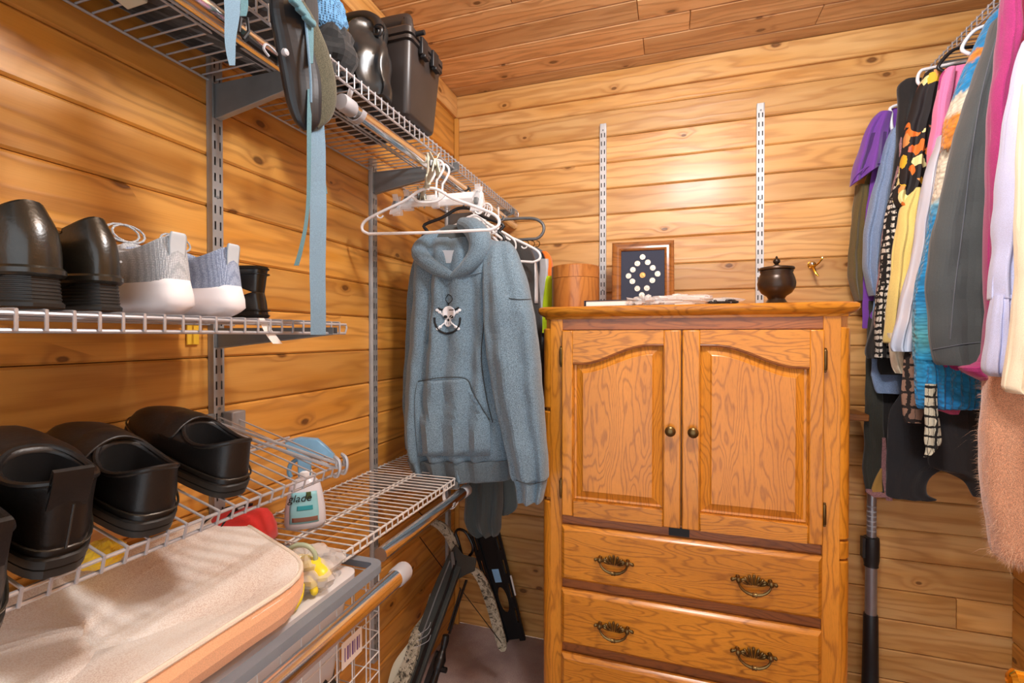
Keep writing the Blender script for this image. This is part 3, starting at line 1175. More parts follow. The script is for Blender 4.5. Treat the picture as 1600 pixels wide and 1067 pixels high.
# ================================================================== draped cloth
def drape(rows, M_=40, n=56, amp=.006, k=5, seed=0, sq=.75, grow=True, wr=.0034, mb=None, cap1=True, cap0=True):
    """rows: (centre Vector, half width Vector, half thickness Vector) from top to bottom"""
    flat = [tuple(r[0]) + tuple(r[1]) + tuple(r[2]) for r in rows]
    rr = catmull(flat, M_)
    mb = mb or MB()
    rings = []
    rs = random.Random(seed)
    p1, p2, p3 = rs.uniform(0, 6), rs.uniform(0, 6), rs.uniform(0, 6)
    sk = rs.uniform(-1.5, 1.5)
    for i, q in enumerate(rr):
        c, ax, ay = Vector(q[0:3]), Vector(q[3:6]), Vector(q[6:9])
        f = i / (M_ - 1)
        g = (f ** .7) if grow else 1
        ring = []
        hw = ax.length
        for j in range(n):
            a = 2 * pi * j / n
            ca, sa = cos(a), sin(a)
            u = (abs(ca) ** sq) * (1 if ca >= 0 else -1)
            v = (abs(sa) ** sq) * (1 if sa >= 0 else -1)
            d = amp * g * (sin(k * u * 2.2 + p1 + sk * f) + .55 * sin(k * 1.9 * u + p2 - 2 * f) + .3 * sin(k * 3.1 * u + p3 + 3 * f))
            side = 1 if sa >= 0 else -1
            p = c + ax * u + ay * v
            nn = ay.normalized() * side * (.3 + .7 * abs(v))
            wob = noise.noise(p * 11 + Vector((seed * 3.1, 0, 0))) * wr * 2 + noise.noise(Vector((p.x * 38, p.y * 38, p.z * 14)) + Vector((seed, 0, 0))) * wr * 1.2
            p = p + nn * (d * min(1, ay.length / .02) + wob) + ax.normalized() * noise.noise(Vector((c.z * 14, seed, side * .2))) * wr * 1.2
            ring.append(p)
        rings.append(ring)
    mb.loft(rings, cap0=cap0, cap1=cap1)
    return mb


def R(py, pl, pr, Y, th, py2=None):
    """drape row between two picture columns on the plane at depth Y"""
    a, b = PY(pl, py, Y), PY(pr, py2 if py2 is not None else py, Y)
    return ((a + b) / 2, (b - a) / 2, Vector((0, th, 0)))


def RX(py, pl, x1, Y, th, dz=0):
    """row from a picture column to the world x1 (hidden side of a garment)"""
    a = PY(pl, py, Y)
    b = Vector((x1, Y, a.z + dz))
    return ((a + b) / 2, (b - a) / 2, Vector((0, th, 0)))


def bvh_of(o):
    me = o.data
    mw = Matrix.Translation(o.location) if o.parent is None else Matrix.Identity(4)
    return BVHTree.FromPolygons([mw @ v.co for v in me.vertices], [tuple(p.vertices) for p in me.polygons])


def on_surface(bvh, px, py, off=.0015):
    """point where cloth surface lies behind a pixel, lifted off it"""
    d = ray(px, py).normalized()
    h = bvh.ray_cast(CAM, d)
    if h[0] is None:
        return None
    return h[0] - d * off


def patch(bvh, grid, name, mat, parent, off=.0015, back=.002):
    """grid of pixels laid over a surface as thin cloth with thickness"""
    vs, fs = [], []
    nr, nc = len(grid), len(grid[0])
    last = None
    for row in grid:
        for p in row:
            q = on_surface(bvh, p[0], p[1], off)
            if q is None:
                q = last if last is not None else PY(p[0], p[1], 1.45)
            last = q
            vs.append(q)
    for i in range(nr - 1):
        for j in range(nc - 1):
            a = i * nc + j
            fs.append((a, a + 1, a + nc + 1, a + nc))
    mb = MB().add(vs, fs)
    return mb.obj(name, mat, parent, solid=back)


def disc(bvh, cx, cy, rx, ry, name, mat, parent, off=.0015, rot=0, shape=None, n=18):
    grid = []
    for k in range(5):
        f = k / 4
        row = []
        for j in range(n + 1):
            a = 2 * pi * j / n
            s = shape(a) if shape else 1
            x, y = rx * f * s * cos(a), ry * f * s * sin(a)
            row.append((cx + x * cos(rot) - y * sin(rot), cy + x * sin(rot) + y * cos(rot)))
        grid.append(row)
    return patch(bvh, grid, name, mat, parent, off, back=.0006)


def line_on(bvh, pts, r, name, mat, parent, off=.001, n=None, samp=24):
    pts = [p for p in catmull([tuple(p) for p in pts], samp)]
    q = [on_surface(bvh, p[0], p[1], off) for p in pts]
    q = [p for p in q if p is not None]
    if len(q) < 3:
        return None
    return MB().tube(q, r, 6).obj(name, mat, parent)


# ------------------------------------------------------------------ the hoodie
M['hood'] = fabric('blue_grey_heather_fleece', srgb(118, 144, 162), heather=.30, scale=5)
M['hood_rib'] = fabric('darker_ribbed_fleece', srgb(92, 108, 118), heather=.25)
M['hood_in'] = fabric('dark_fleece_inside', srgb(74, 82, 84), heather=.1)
M['label'] = fabric('pale_label_cloth', srgb(196, 204, 214), heather=.03)
M['seam'] = fabric('seam_thread_and_crease_shade', srgb(52, 60, 64), heather=.05)
M['prw'] = plain('white_print', srgb(235, 238, 244), .8, vary=.04)
M['prb'] = plain('black_print', srgb(22, 26, 30), .8, vary=.04)
HY = 1.44
hd = thing('hoodie', 'blue grey heather hoodie with skull and anchor print hanging from the left rod', 'hoodie', (-.63, HY, .9))
th = .055
rows = [R(372, 672, 765, HY + .02, .02), R(384, 656, 790, HY + .01, .035), R(400, 650, 800, HY, .045), R(430, 648, 802, HY, .052), R(480, 646, 804, HY, th), R(540, 641, 806, HY, th),
        R(600, 636, 806, HY, th + .006), R(650, 634, 806, HY, th + .012), R(690, 636, 804, HY, th + .014), R(712, 640, 801, HY, th + .008), R(720, 644, 799, HY, th - .006), R(742, 650, 799, HY, th - .006), R(746, 652, 797, HY, th - .012)]
body = drape(rows, M_=90, n=120, amp=.017, k=7, seed=4, wr=.004).obj('body', M['hood'], hd, angle=0)
for p in body.data.polygons:
    p.use_smooth = True
bv = bvh_of(body)
rows = [R(716, 640, 803, HY, th + .008), R(722, 642, 802, HY, th + .009), R(735, 646, 801, HY, th + .006), R(746, 650, 799, HY, th + .001), R(748, 652, 797, HY, th - .006)]
drape(rows, M_=20, n=110, amp=.007, k=7, seed=4, wr=.003, grow=False).obj('hem_rib', M['hood_rib'], hd, angle=0)
# left sleeve in the picture is behind the body
rows = [R(395, 652, 672, HY + .07, .02), R(450, 640, 672, HY + .07, .035), R(560, 636, 668, HY + .08, .035), R(620, 632, 668, HY + .08, .036), R(700, 636, 668, HY + .08, .03)]
drape(rows, M_=40, n=40, amp=.004, k=3, seed=9).obj('sleeve', M['hood'], hd, angle=0)
SY = HY - .055
rows = [R(378, 768, 796, SY + .05, .012), R(392, 758, 806, SY + .03, .028), R(430, 757, 821, SY + .012, .045), R(480, 757, 832, SY, .052), R(500, 758, 836, SY, .054), R(560, 764, 842, SY, .054),
        R(620, 775, 847, SY, .05), R(680, 787, 852, SY, .046), R(720, 796, 855, SY, .042), R(745, 801, 855, SY, .040), R(752, 805, 852, SY, .032), R(780, 810, 848, SY, .030), R(784, 812, 846, SY, .024)]
slv = drape(rows, M_=80, n=60, amp=.010, k=3, seed=12, wr=.0035).obj('sleeve', M['hood'], hd, angle=0)
bs = bvh_of(slv)
line_on(bs, [(795, 466), (812, 468), (832, 467)], .0014, 'sleeve_seam', M['seam'], hd)
line_on(bs, [(806, 750), (828, 756), (853, 751)], .0016, 'cuff_seam', M['seam'], hd)
line_on(bv, [(700, 428), (730, 430), (770, 420)], .0022, 'neck_seam', M['hood'], hd, off=.002)
# hood: thick folded roll round the neck plus a standing back panel
def hoodroll(pts, rad, name, flat=1.0, mat='hood'):
    q = smooth_path(pts, 34)
    return MB().tube(q, [lerp(rad[0], rad[1], i / 33) if len(rad) == 2 else catmull([(x,) for x in rad], 34)[i][0] for i in range(34)], 18, flat=flat).obj(name, M[mat], hd, angle=0)


hy = HY - .055
hoodroll([PY(708, 432, hy), PY(684, 421, hy), PY(662, 405, hy + .01), PY(656, 392, hy + .03), PY(668, 378, hy + .06), PY(690, 366, hy + .09)], [.012, .022, .026, .028, .026, .018], 'hood')
hoodroll([PY(706, 432, hy - .004), PY(728, 418, hy - .004), PY(745, 398, hy), PY(750, 376, hy + .01), PY(740, 358, hy + .04), PY(722, 350, hy + .07)], [.010, .022, .030, .036, .034, .022], 'hood_side')
rows = [R(352, 700, 742, hy + .10, .010), R(362, 684, 756, hy + .09, .022), R(380, 676, 758, hy + .075, .024), R(400, 676, 748, hy + .06, .012), R(416, 690, 730, hy + .045, .006)]
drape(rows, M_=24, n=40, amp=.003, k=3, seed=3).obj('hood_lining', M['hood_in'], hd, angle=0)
lb = hy + .012
g = lambda x, y, d=0: PY(x, y, lb + d)
MB().hexa([g(683, 391), g(717, 391), g(707, 411), g(692, 411), g(683, 391, .004), g(717, 391, .004), g(707, 411, .004), g(692, 411, .004)]).obj('neck_label', M['label'], hd, bevel=.001)
# drawstring and eyelet
line_on(bv, [(673, 425), (671, 450), (673, 480), (670, 505), (666, 535)], .0028, 'drawstring', M['hood'], hd, off=.004)
line_on(bv, [(756, 378), (758, 420), (756, 500), (752, 560), (760, 620), (770, 660)], .0018, 'crease_shade', M['seam'], hd, off=.0005)  # dark line painting the shaded crease between body and sleeve
# kangaroo pocket
left = [(652, 596), (648, 620), (648, 650), (650, 680), (653, 712)]
right_ = [(730, 592), (738, 612), (752, 636), (765, 658), (766, 712)]
L_, R_ = catmull(left, 14), catmull(right_, 14)
patch(bv, [[(lerp(L_[i][0], R_[i][0], j / 14), lerp(L_[i][1], R_[i][1], j / 14)) for j in range(15)] for i in range(14)], 'front_pocket', M['hood'], hd, off=.005, back=.004)
line_on(bv, [(653, 596), (690, 590), (728, 592), (740, 615), (765, 657)], .0016, 'pocket_seam', M['seam'], hd, off=.0075)
# anchor, crossed bones and skull print
E = dict(parent=hd)
line_on(bv, [(696, 467), (701, 460), (707, 467), (701, 474), (696, 468)], .0012, 'print_ring', M['prb'], hd, off=.0016)
line_on(bv, [(701, 473), (700, 480), (701, 488)], .0018, 'print_shank', M['prb'], hd, off=.0016)
line_on(bv, [(679, 496), (680, 506), (687, 517), (700, 521), (712, 516), (718, 506), (719, 496)], .0034, 'print_anchor_arc', M['prb'], hd, off=.0014)
line_on(bv, [(684, 481), (692, 484), (709, 484), (717, 480)], .0026, 'print_stock', M['prb'], hd, off=.0012)
for a, b in (((685, 486), (714, 512)), ((716, 486), (686, 512))):
    line_on(bv, [a, ((a[0] + b[0]) / 2, (a[1] + b[1]) / 2), b], .0024, 'print_bone', M['prw'], hd, off=.0026)
    for e in (a, b):
        for dx, dy in ((-2, 1.5), (2, -1.5)):
            disc(bv, e[0] + dx, e[1] + dy * (1 if a[0] > b[0] else -1), 2.7, 2.3, 'print_bone_end', M['prw'], hd, off=.0030)
disc(bv, 701, 489, 10.2, 11, 'print_skull', M['prw'], hd, off=.0046)
disc(bv, 700, 504, 5.8, 6.5, 'print_jaw', M['prw'], hd, off=.0048)
for dx in (-4.6, 4.8):
    disc(bv, 700.5 + dx, 495, 3.1, 2.6, 'print_eye', M['prb'], hd, off=.0062)
disc(bv, 700.5, 500, 1.5, 2.2, 'print_nose', M['prb'], hd, off=.0062)
for dx in (-3, 0, 3):
    line_on(bv, [(700.5 + dx, 503.5), (700.5 + dx, 505), (700.5 + dx, 507)], .0006, 'print_tooth_gap', M['prb'], hd, off=.0062, samp=6)


# ================================================================== plastic hangers
def hanger_parts(root, mat, mat2=None, Wd=.215, bar=True, r=.0044, drop=.125):
    # hook hangs round the rod (rod centre at origin)
    R0 = .0215
    arc = [(R0 * sin(a), 0, R0 * cos(a)) for a in [radians(q) for q in range(-75, 130, 15)]]
    pts = [Vector(p) for p in arc] + [Vector((.010, 0, -.026)), Vector((0, 0, -.038)), Vector((0, 0, -.055))]
    MB().tube(smooth_path(pts, 34), r * .8, 8).obj('hook', mat, root)
    z0 = -.062
    sh = [(0, 0, z0 + .012), (.030, 0, z0 + .006), (.075, 0, z0 - .020), (.14, 0, z0 - .045), (Wd - .018, 0, z0 - .068), (Wd, 0, z0 - .085), (Wd - .002, 0, z0 - .102), (Wd - .022, 0, z0 - .112)]
    pts = smooth_path([(-x, y, z) for x, y, z in reversed(sh)][:-1] + sh, 60)
    if bar:
        MB().tube(list(pts) + [Vector((0.0, 0, z0 - .114))], r, 8, closed=True).obj('frame', mat, root)
        MB().tube(smooth_path([(-.05, 0, z0 - .010), (-.025, 0, z0 - .026), (.025, 0, z0 - .026), (.05, 0, z0 - .010)], 14), r * .8, 8).obj('neck_brace', mat, root)
        for s in (-1, 1):
            MB().tube(smooth_path([(s * .165, 0, z0 - .053), (s * .160, 0, z0 - .064), (s * .150, 0, z0 - .066), (s * .143, 0, z0 - .060)], 10), r * .55, 6).obj('strap_notch', mat, root)
    else:
        MB().tube(pts, r * 1.3, 8).obj('frame', mat, root)


RX_, RZ_ = -.653, 1.830
hg = thing('clothes_hanger', 'white plastic hanger nearest the camera, wide empty frame above the hoodie', 'hanger', group='white plastic hangers on the left rod')
hanger_parts(hg, M['white'], Wd=.212)
hg.matrix_basis = TR(RX_, 1.235, RZ_ - .018, 0, radians(1.5), radians(3))
for q, (y, rz, ry, lb) in enumerate(((1.56, -4, -3, 'white plastic hanger closest behind the hoodie in the bunched hangers'),
                                     (1.585, 6, 2, 'white plastic hanger second from the front in the bunched hangers'),
                                     (1.61, 2, 0, 'white plastic hanger third from the front in the bunched hangers'),
                                     (1.635, 8, 3, 'white plastic hanger fourth from the front in the bunched hangers'),
                                     (1.66, 3, -2, 'white plastic hanger fifth from the front in the bunched hangers'),
                                     (1.685, 5, 1, 'rearmost white plastic hanger of the bunched hangers'))):
    dup(hg, TR(RX_, y, RZ_ - .012, 0, radians(ry * 2.5 + 4), radians(18 + rz * 2)) @ Matrix.Diagonal((.66, 1, 1.12, 1)), lb, 'white plastic hangers on the left rod')
bh = thing('clothes_hanger', 'black plastic hanger inside the grey hoodie', 'hanger', group='garment hangers on the left rod')
hanger_parts(bh, M['black'], Wd=.145, bar=False)
bh.matrix_basis = TR(RX_, HY + .045, RZ_ - .01, 0, radians(3), radians(4))
wh = dup(hg, TR(-.62, 1.60, 1.79, 0, radians(6), radians(4)), 'pale green white hanger whose end sticks out right of the hoodie shoulder', 'garment hangers on the left rod')


def clear_mat(name, col=(.92, .94, .97), alpha=.38, rough=.12):
    t = NT(name)
    t.col(col)
    t.set(Roughness=rough, Alpha=alpha)
    t.b.inputs['Specular IOR Level'].default_value = .8
    t.bump(t.noise(t.coord(), 60, 2), .1, .001)
    return t.m


M['clear'] = clear_mat('clear_hard_plastic')
M['film'] = clear_mat('clear_plastic_film', alpha=.30, rough=.2)
M['beige'] = plain('beige_plastic', srgb(206, 204, 184), .4, vary=.02)


def clip_hanger(label, Mx, mb_, mc, Wd=.14, group='clip hangers on the left rod', drop=.085):
    root = thing('clip_hanger', label, 'hanger', group=group)
    R0 = .0215
    arc = [(R0 * sin(a), 0, R0 * cos(a)) for a in [radians(q) for q in range(-75, 130, 15)]]
    pts = [Vector(p) for p in arc] + [Vector((.010, 0, -.026)), Vector((0, 0, -.04)), Vector((0, 0, -drop))]
    MB().tube(smooth_path(pts, 30), .0034, 8).obj('hook', mc if mc != M['clear'] else M['white'], root)
    MB().box(-Wd, -.004, -drop - .012, Wd, .004, -drop + .008).obj('bar', mb_, root, bevel=.003)
    MB().box(-.012, -.007, -drop - .018, .012, .007, -drop + .014).obj('hub', mb_, root, bevel=.003)
    for s in (-1, 1):
        x = s * (Wd - .012)
        mb2 = MB()
        for t_ in (-1, 1):
            mb2.hexa([(x - .018, t_ * .012, -drop - .032), (x + .018, t_ * .012, -drop - .032), (x + .018, t_ * .008, -drop - .034), (x - .018, t_ * .008, -drop - .034),
                      (x - .014, t_ * .004, -drop + .004), (x + .014, t_ * .004, -drop + .004), (x + .014, t_ * .001, -drop + .004), (x - .014, t_ * .001, -drop + .004)])
            mb2.hexa([(x - .010, t_ * .004, -drop + .004), (x + .010, t_ * .004, -drop + .004), (x + .010, t_ * .001, -drop + .004), (x - .010, t_ * .001, -drop + .004),
                      (x - .009, t_ * .014, -drop + .026), (x + .009, t_ * .014, -drop + .026), (x + .009, t_ * .011, -drop + .026), (x - .009, t_ * .011, -drop + .026)])
        mb2.obj('clip', mc, root, bevel=.0015)
        MB().box(x - .006, -.0135, -drop - .012, x + .006, .0135, -drop + .006).obj('spring', M['greyd'], root, bevel=.002)
    root.matrix_basis = Mx
    return root


clip_hanger('white clip hanger bar directly above the near white hanger', TR(RX_ + .01, 1.30, RZ_, 0, 0, radians(4)), M['white'], M['clear'], Wd=.125, drop=.075)
clip_hanger('clear plastic clip hanger with two large transparent clips', TR(RX_ + .01, 1.265, RZ_, 0, radians(2), radians(2)), M['clear'], M['clear'], Wd=.14, drop=.100)
clip_hanger('beige plastic clip hanger swung round to point at the wall', TR(RX_ + .005, 1.215, RZ_, 0, radians(-8), radians(-52)), M['beige'], M['beige'], Wd=.115, drop=.055)
# clear blue bits and second bunch
clip_hanger('blue tinted clear clip hanger between the hoodie and the curved tie rack', TR(RX_ + .03, 1.74, RZ_ - .02, 0, 0, radians(-70)), plain('blue_clear_plastic', srgb(150, 190, 220), .15), M['clear'], Wd=.10, drop=.09)

# curved pull-out rack with little hooks
tr_ = thing('tie_rack', 'grey curved tube rack with little hooks beside the top of the dark vest', 'rack', (-.5, 1.84, 1.74))
yy = 1.86
pts = [PY(785, 343, yy), PY(815, 341, yy), PY(836, 342, yy), PY(848, 350, yy), PY(849, 362, yy), PY(840, 372, yy), PY(822, 374, yy), PY(790, 376, yy)]
MB().tube(smooth_path(pts, 50), .0062, 10).obj('tube', M['greyd'], tr_)
for px in (812, 822, 831, 839):
    c = PY(px, 376, yy)
    a = [c + Vector((.010 * sin(radians(t_)), .004, -.012 + .012 * cos(radians(t_)))) for t_ in range(-20, 240, 20)]
    MB().tube(a, .0018, 6).obj('hook', M['brass'], tr_)

# ------------------------------------------------------------------ garments behind the hoodie
M['charcoal'] = fabric('charcoal_knit', srgb(56, 56, 56), heather=.1)
M['midgrey'] = fabric('grey_shell_cloth', srgb(96, 102, 112), heather=.05)
M['silver'] = plain('silver_reflective_tape', srgb(190, 192, 196), .5, .2)
M['hiviso'] = fabric('orange_safety_cloth', srgb(250, 130, 40), heather=.02)
M['hivisy'] = fabric('yellow_green_safety_cloth', srgb(214, 245, 30), heather=.02)
vs_ = thing('vest', 'charcoal vest with a pale piped edge showing right of the hoodie shoulder', 'vest', (-.47, 1.72, 1.0), group='clothes behind the hoodie')
v1 = drape([R(372, 780, 808, 1.72, .02), R(385, 770, 826, 1.72, .03), R(410, 765, 838, 1.72, .04), R(450, 765, 843, 1.72, .045), R(520, 765, 846, 1.72, .05), R(640, 770, 838, 1.72, .05)], seed=21, amp=.005).obj('body', M['charcoal'], vs_, angle=0)
bb = bvh_of(v1)
patch(bb, [[(lerp(836.5, 838.5, j / 3) + q, 408 + 66 * i / 10) for j, q in ((0, -1.5), (1, 0), (2, 1), (3, 2.2))] for i in range(11)], 'piped_edge', M['silver'], vs_, off=.003)
jk = thing('safety_jacket', 'grey jacket with orange and yellow green panels behind the charcoal vest', 'jacket', (-.43, 1.86, 1.0), group='clothes behind the hoodie')
drape([R(386, 818, 838, 1.90, .02), R(398, 812, 856, 1.90, .03), R(420, 808, 861, 1.90, .04), R(450, 808, 862, 1.90, .045), R(520, 808, 859, 1.90, .045), R(640, 808, 855, 1.90, .045)], seed=22, amp=.004).obj('body', M['midgrey'], jk, angle=0)
drape([R(393, 846, 854, 1.865, .012), R(400, 850, 860, 1.865, .015), R(415, 855, 864, 1.865, .018), R(432, 856, 864.5, 1.865, .018)], seed=23, amp=.001, M_=16, n=20).obj('shoulder_panel', M['hiviso'], jk, angle=0)
drape([R(432, 852, 864.5, 1.86, .018), R(445, 850, 864.5, 1.86, .018), R(480, 846, 862.5, 1.86, .018), R(520, 846, 862, 1.86, .018)], seed=24, amp=.001, M_=16, n=20).obj('chest_panel', M['hivisy'], jk, angle=0)
drape([R(405, 843, 858, 1.852, .012), R(432, 842, 858, 1.852, .012), R(480, 834, 851, 1.852, .012), R(520, 832, 846, 1.852, .012)], seed=25, amp=.001, M_=16, n=20).obj('reflective_band', M['silver'], jk, angle=0)

# dark joggers under the hoodie
M['jog'] = fabric('dark_green_grey_cloth', srgb(66, 76, 78), heather=.08)
jg = thing('joggers', 'dark grey joggers hanging folded just below the hoodie hem', 'trousers', (-.55, 1.56, .75))
JY = 1.60
drape([R(700, 736, 782, JY, .03), R(742, 732, 784, JY, .035), R(780, 728, 784, JY, .04), R(808, 726, 783, JY, .04), R(826, 732, 782, JY, .035), R(836, 742, 778, JY, .02)], seed=31, amp=.012, k=4, M_=44).obj('leg', M['jog'], jg, angle=0)
drape([R(700, 768, 800, JY + .05, .02), R(742, 772, 804, JY + .05, .02), R(790, 776, 808, JY + .05, .02), R(803, 780, 796, JY + .05, .015)], seed=32, amp=.005, k=3, M_=30).obj('leg', M['jog'], jg, angle=0)

# ================================================================== clothes on the right wall
def T_rows(rows, Y, th):
    return [R(py, pl, pr, Y, (th if len(r) == 3 else r[3])) for r in rows for (py, pl, pr) in [r[:3]]]


def garment(name, label, cat, Y, mat, sleeve=None, body=None, th=.022, bth=.02, seed=0, amp=.007, k=4, group='clothes on the right rod', dy=-.012, cuff=None, hem=None, ang=0, n=44, M_=46, sq=.8):
    ps = (sleeve or body)
    mid = ps[len(ps) // 2]
    c = PY(mid[1], mid[0], Y)
    zb = min(PY(r[1], r[0], Y).z for r in (sleeve or []) + (body or []))
    root = thing(name, label, cat, (c.x, Y, zb), group)
    root['Y'] = Y
    out = {}
    if body:
        out['body'] = drape([RX(r[0], r[1], r[2], Y, bth) for r in body], seed=seed, amp=amp, k=k, n=n + 20, M_=M_, sq=sq).obj('body', mat, root, angle=0)
    if sleeve:
        out['sleeve'] = drape([R(r[0], r[1], r[2], Y + dy, (r[3] if len(r) > 3 else th)) for r in sleeve], seed=seed + 50, amp=amp, k=3, n=n, M_=M_, sq=sq).obj('sleeve', mat, root, angle=0)
    return root, out


def hang_hook(root, x, Y, mat, zr=2.195):
    """the hook of the garment's own hanger over the right rod"""
    arc = [(x + .021 * sin(a), Y, zr + .021 * cos(a)) for a in [radians(q) for q in range(-75, 130, 15)]]
    MB().tube(smooth_path([Vector(p) for p in arc] + [Vector((x + .005, Y, zr - .04)), Vector((x, Y, zr - .07))], 26), .003, 6).obj('hanger_hook', mat, root)


def two(col1, col2, name, scale=60):
    return fabric(name, col1, heather=.1, dark=col2)


M['olive'] = fabric('olive_brown_cloth', srgb(98, 82, 44), heather=.1)
M['purple'] = fabric('purple_jersey', srgb(116, 62, 160), heather=.05, bump=.2)
M['denim'] = fabric('washed_denim', srgb(128, 150, 184), heather=.16, scale=16)
M['blackk'] = fabric('black_knit', srgb(30, 27, 26), heather=.1, weave=500, bump=.7)
M['blackc'] = fabric('black_cloth', srgb(26, 25, 29), heather=.08)
M['rose'] = fabric('rose_tweed', srgb(168, 122, 124), heather=.3)
M['yellow'] = fabric('butter_yellow_knit', srgb(238, 216, 130), heather=.06, weave=500)
M['cream'] = fabric('cream_cloth', srgb(236, 224, 196), heather=.04)
M['pink'] = fabric('bright_pink_cloth', srgb(244, 132, 180), heather=.05)
M['magenta'] = fabric('magenta_fleece', srgb(166, 44, 112), heather=.12)
M['rosepink'] = fabric('rose_pink_fleece', srgb(206, 84, 128), heather=.06)
M['lav'] = fabric('pale_lavender_heather', srgb(196, 204, 240), heather=.06)
M['shell'] = fabric('dark_grey_softshell', srgb(74, 80, 82), heather=.05, bump=.25)
M['tan'] = fabric('tan_lining', srgb(176, 136, 66), heather=.06)


def floral_mat():
    t = NT('black_floral_print')
    v = t.coord()
    dz = t.noise(v, 18, 3)
    nd = t.n('ShaderNodeTexVoronoi', feature='F1')
    nd.inputs['Scale'].default_value = 26
    vv = t.n('ShaderNodeVectorMath', operation='ADD')
    cx = t.n('ShaderNodeTexNoise')
    cx.inputs['Scale'].default_value = 30
    t.l(v, cx.inputs['Vector'])
    sc = t.n('ShaderNodeVectorMath', operation='SCALE')
    sc.inputs['Scale'].default_value = .035
    t.l(cx.outputs['Color'], sc.inputs[0])
    t.l(v, vv.inputs[0])
    t.l(sc.outputs[0], vv.inputs[1])
    t.l(vv.outputs[0], nd.inputs['Vector'])
    r = t.sep(nd.outputs['Color'])
    pal = t.ramp(r[0], [(0, srgb(222, 120, 40)), (.25, srgb(240, 190, 50)), (.45, srgb(236, 228, 160)), (.62, srgb(200, 110, 84)), (.8, srgb(232, 160, 90))], 'CONSTANT')
    big = t.noise(v, 9, 1)
    on = t.math('MULTIPLY', t.math('LESS_THAN', nd.outputs['Distance'], .52), t.math('GREATER_THAN', big, .45))
    c = t.mix(on, srgb(30, 26, 28), pal)
    t.col(c)
    t.set(Roughness=.75)
    return t.m


def plaid_mat(name, base, line, sx=34, sz=30, thin=.28, tweak=.4):
    t = NT(name)
    v = t.coord()
    x, y, z = t.sep(v)
    nz = t.noise(v, 60, 2)
    j = t.math('MULTIPLY', t.math('SUBTRACT', nz, .5), tweak)
    a = t.math('FRACT', t.math('ADD', t.math('MULTIPLY', t.math('ADD', x, t.math('MULTIPLY', y, .7)), sx), j))
    b = t.math('FRACT', t.math('ADD', t.math('MULTIPLY', z, sz), j))
    a2 = t.math('FRACT', t.math('ADD', t.math('MULTIPLY', x, sx * 2.1), j))
    l = t.math('MAXIMUM', t.math('LESS_THAN', a, thin), t.math('LESS_THAN', b, thin))
    l = t.math('MAXIMUM', l, t.math('LESS_THAN', a2, thin * .35))
    br = t.mix(t.math('MULTIPLY', nz, .6), base, tuple(c * .5 for c in base))
    t.col(t.mix(l, br, line))
    t.set(Roughness=.95)
    t.bump(t.noise(v, 420, 2), .8, .002)
    return t.m


def knitband_mat():
    """chunky knit whose bands of yarn colour change with height"""
    t = NT('blue_banded_chunky_knit')
    v = t.coord()
    x, y, z = t.sep(v)
    j = t.math('MULTIPLY', t.math('SUBTRACT', t.noise(v, 45, 2), .5), .05)
    zz = t.math('ADD', t.math('ADD', z, j), t.math('MULTIPLY', x, .0))
    zs = t.math('DIVIDE', t.math('SUBTRACT', zz, 1.1), 1.15)
    blue, cream_, orange, brown = srgb(30, 148, 214), srgb(240, 232, 210), srgb(236, 150, 54), srgb(84, 66, 48)
    top = lambda py: None
    c = t.ramp(zs, [(0, srgb(20, 132, 206)), (.16, srgb(38, 158, 210)), (.20, srgb(90, 178, 190)), (.30, blue), (.50, blue), (.535, srgb(120, 190, 220)), (.55, cream_), (.645, cream_), (.66, brown), (.675, orange), (.74, orange), (.75, cream_), (.79, cream_), (.80, blue), (.865, blue), (.87, orange), (.89, orange), (.895, blue)])
    w = t.n('ShaderNodeTexVoronoi', feature='F1')
    w.inputs['Scale'].default_value = 1
    t.l(t.comb(t.math('MULTIPLY', t.math('ADD', x, y), 110), t.math('MULTIPLY', y, 20), t.math('MULTIPLY', z, 95)), w.inputs['Vector'])
    sh = t.math('MULTIPLY_ADD', w.outputs['Distance'], -.55, 1.1)
    t.col(t.mix(1.0, c, t.comb(sh, sh, sh), 'MULTIPLY'))
    t.set(Roughness=.9, Sheen_Weight=.3)
    t.bump(t.math('SUBTRACT', 1, w.outputs['Distance']), .9, .006)
    return t.m


M['floral'] = floral_mat()
M['boucle'] = plaid_mat('black_and_white_boucle', srgb(232, 226, 214), srgb(24, 22, 22), 60, 50, .42, .9)
M['plaid'] = plaid_mat('brown_plaid_wool', srgb(160, 124, 104), srgb(40, 32, 30), 26, 24, .2)
M['plaidw'] = plaid_mat('white_black_plaid', srgb(220, 214, 190), srgb(30, 28, 26), 40, 36, .24)
M['bandknit'] = knitband_mat()


def grad_mat():
    t = NT('white_to_blue_satin')
    v = t.coord()
    x, y, z = t.sep(v)
    t.col(t.ramp(t.noise(v, 6, 2), [(.3, srgb(216, 210, 216)), (.7, srgb(186, 200, 222))]))
    t.set(Roughness=.45)
    return t.m


M['satin'] = grad_mat()

# furthest garments first
r_, o_ = garment('jacket', 'olive brown jacket furthest back, only its gathered sleeve end showing left', 'jacket', 1.99, M['olive'],
                 sleeve=[(290, 1338, 1356), (330, 1332, 1354), (380, 1327, 1351), (420, 1324, 1350), (450, 1329, 1348), (470, 1336, 1346)],
                 body=[(215, 1392, 1.02), (280, 1352, 1.05), (360, 1351, 1.06), (480, 1349, 1.06)], seed=101, bth=.01)
r_, o_ = garment('t_shirt', 'purple short sleeved top near the back wall with its sleeve flared out', 'shirt', 1.955, M['purple'],
                 body=[(170, 1392, 1.00), (200, 1372, 1.05), (260, 1364, 1.07), (310, 1355, 1.07), (360, 1351, 1.07), (430, 1349, 1.07), (505, 1347, 1.07), (512, 1349, 1.07)], seed=102, th=.028, bth=.012, amp=.008)
hang_hook(r_, .93, 1.955, M['white'])
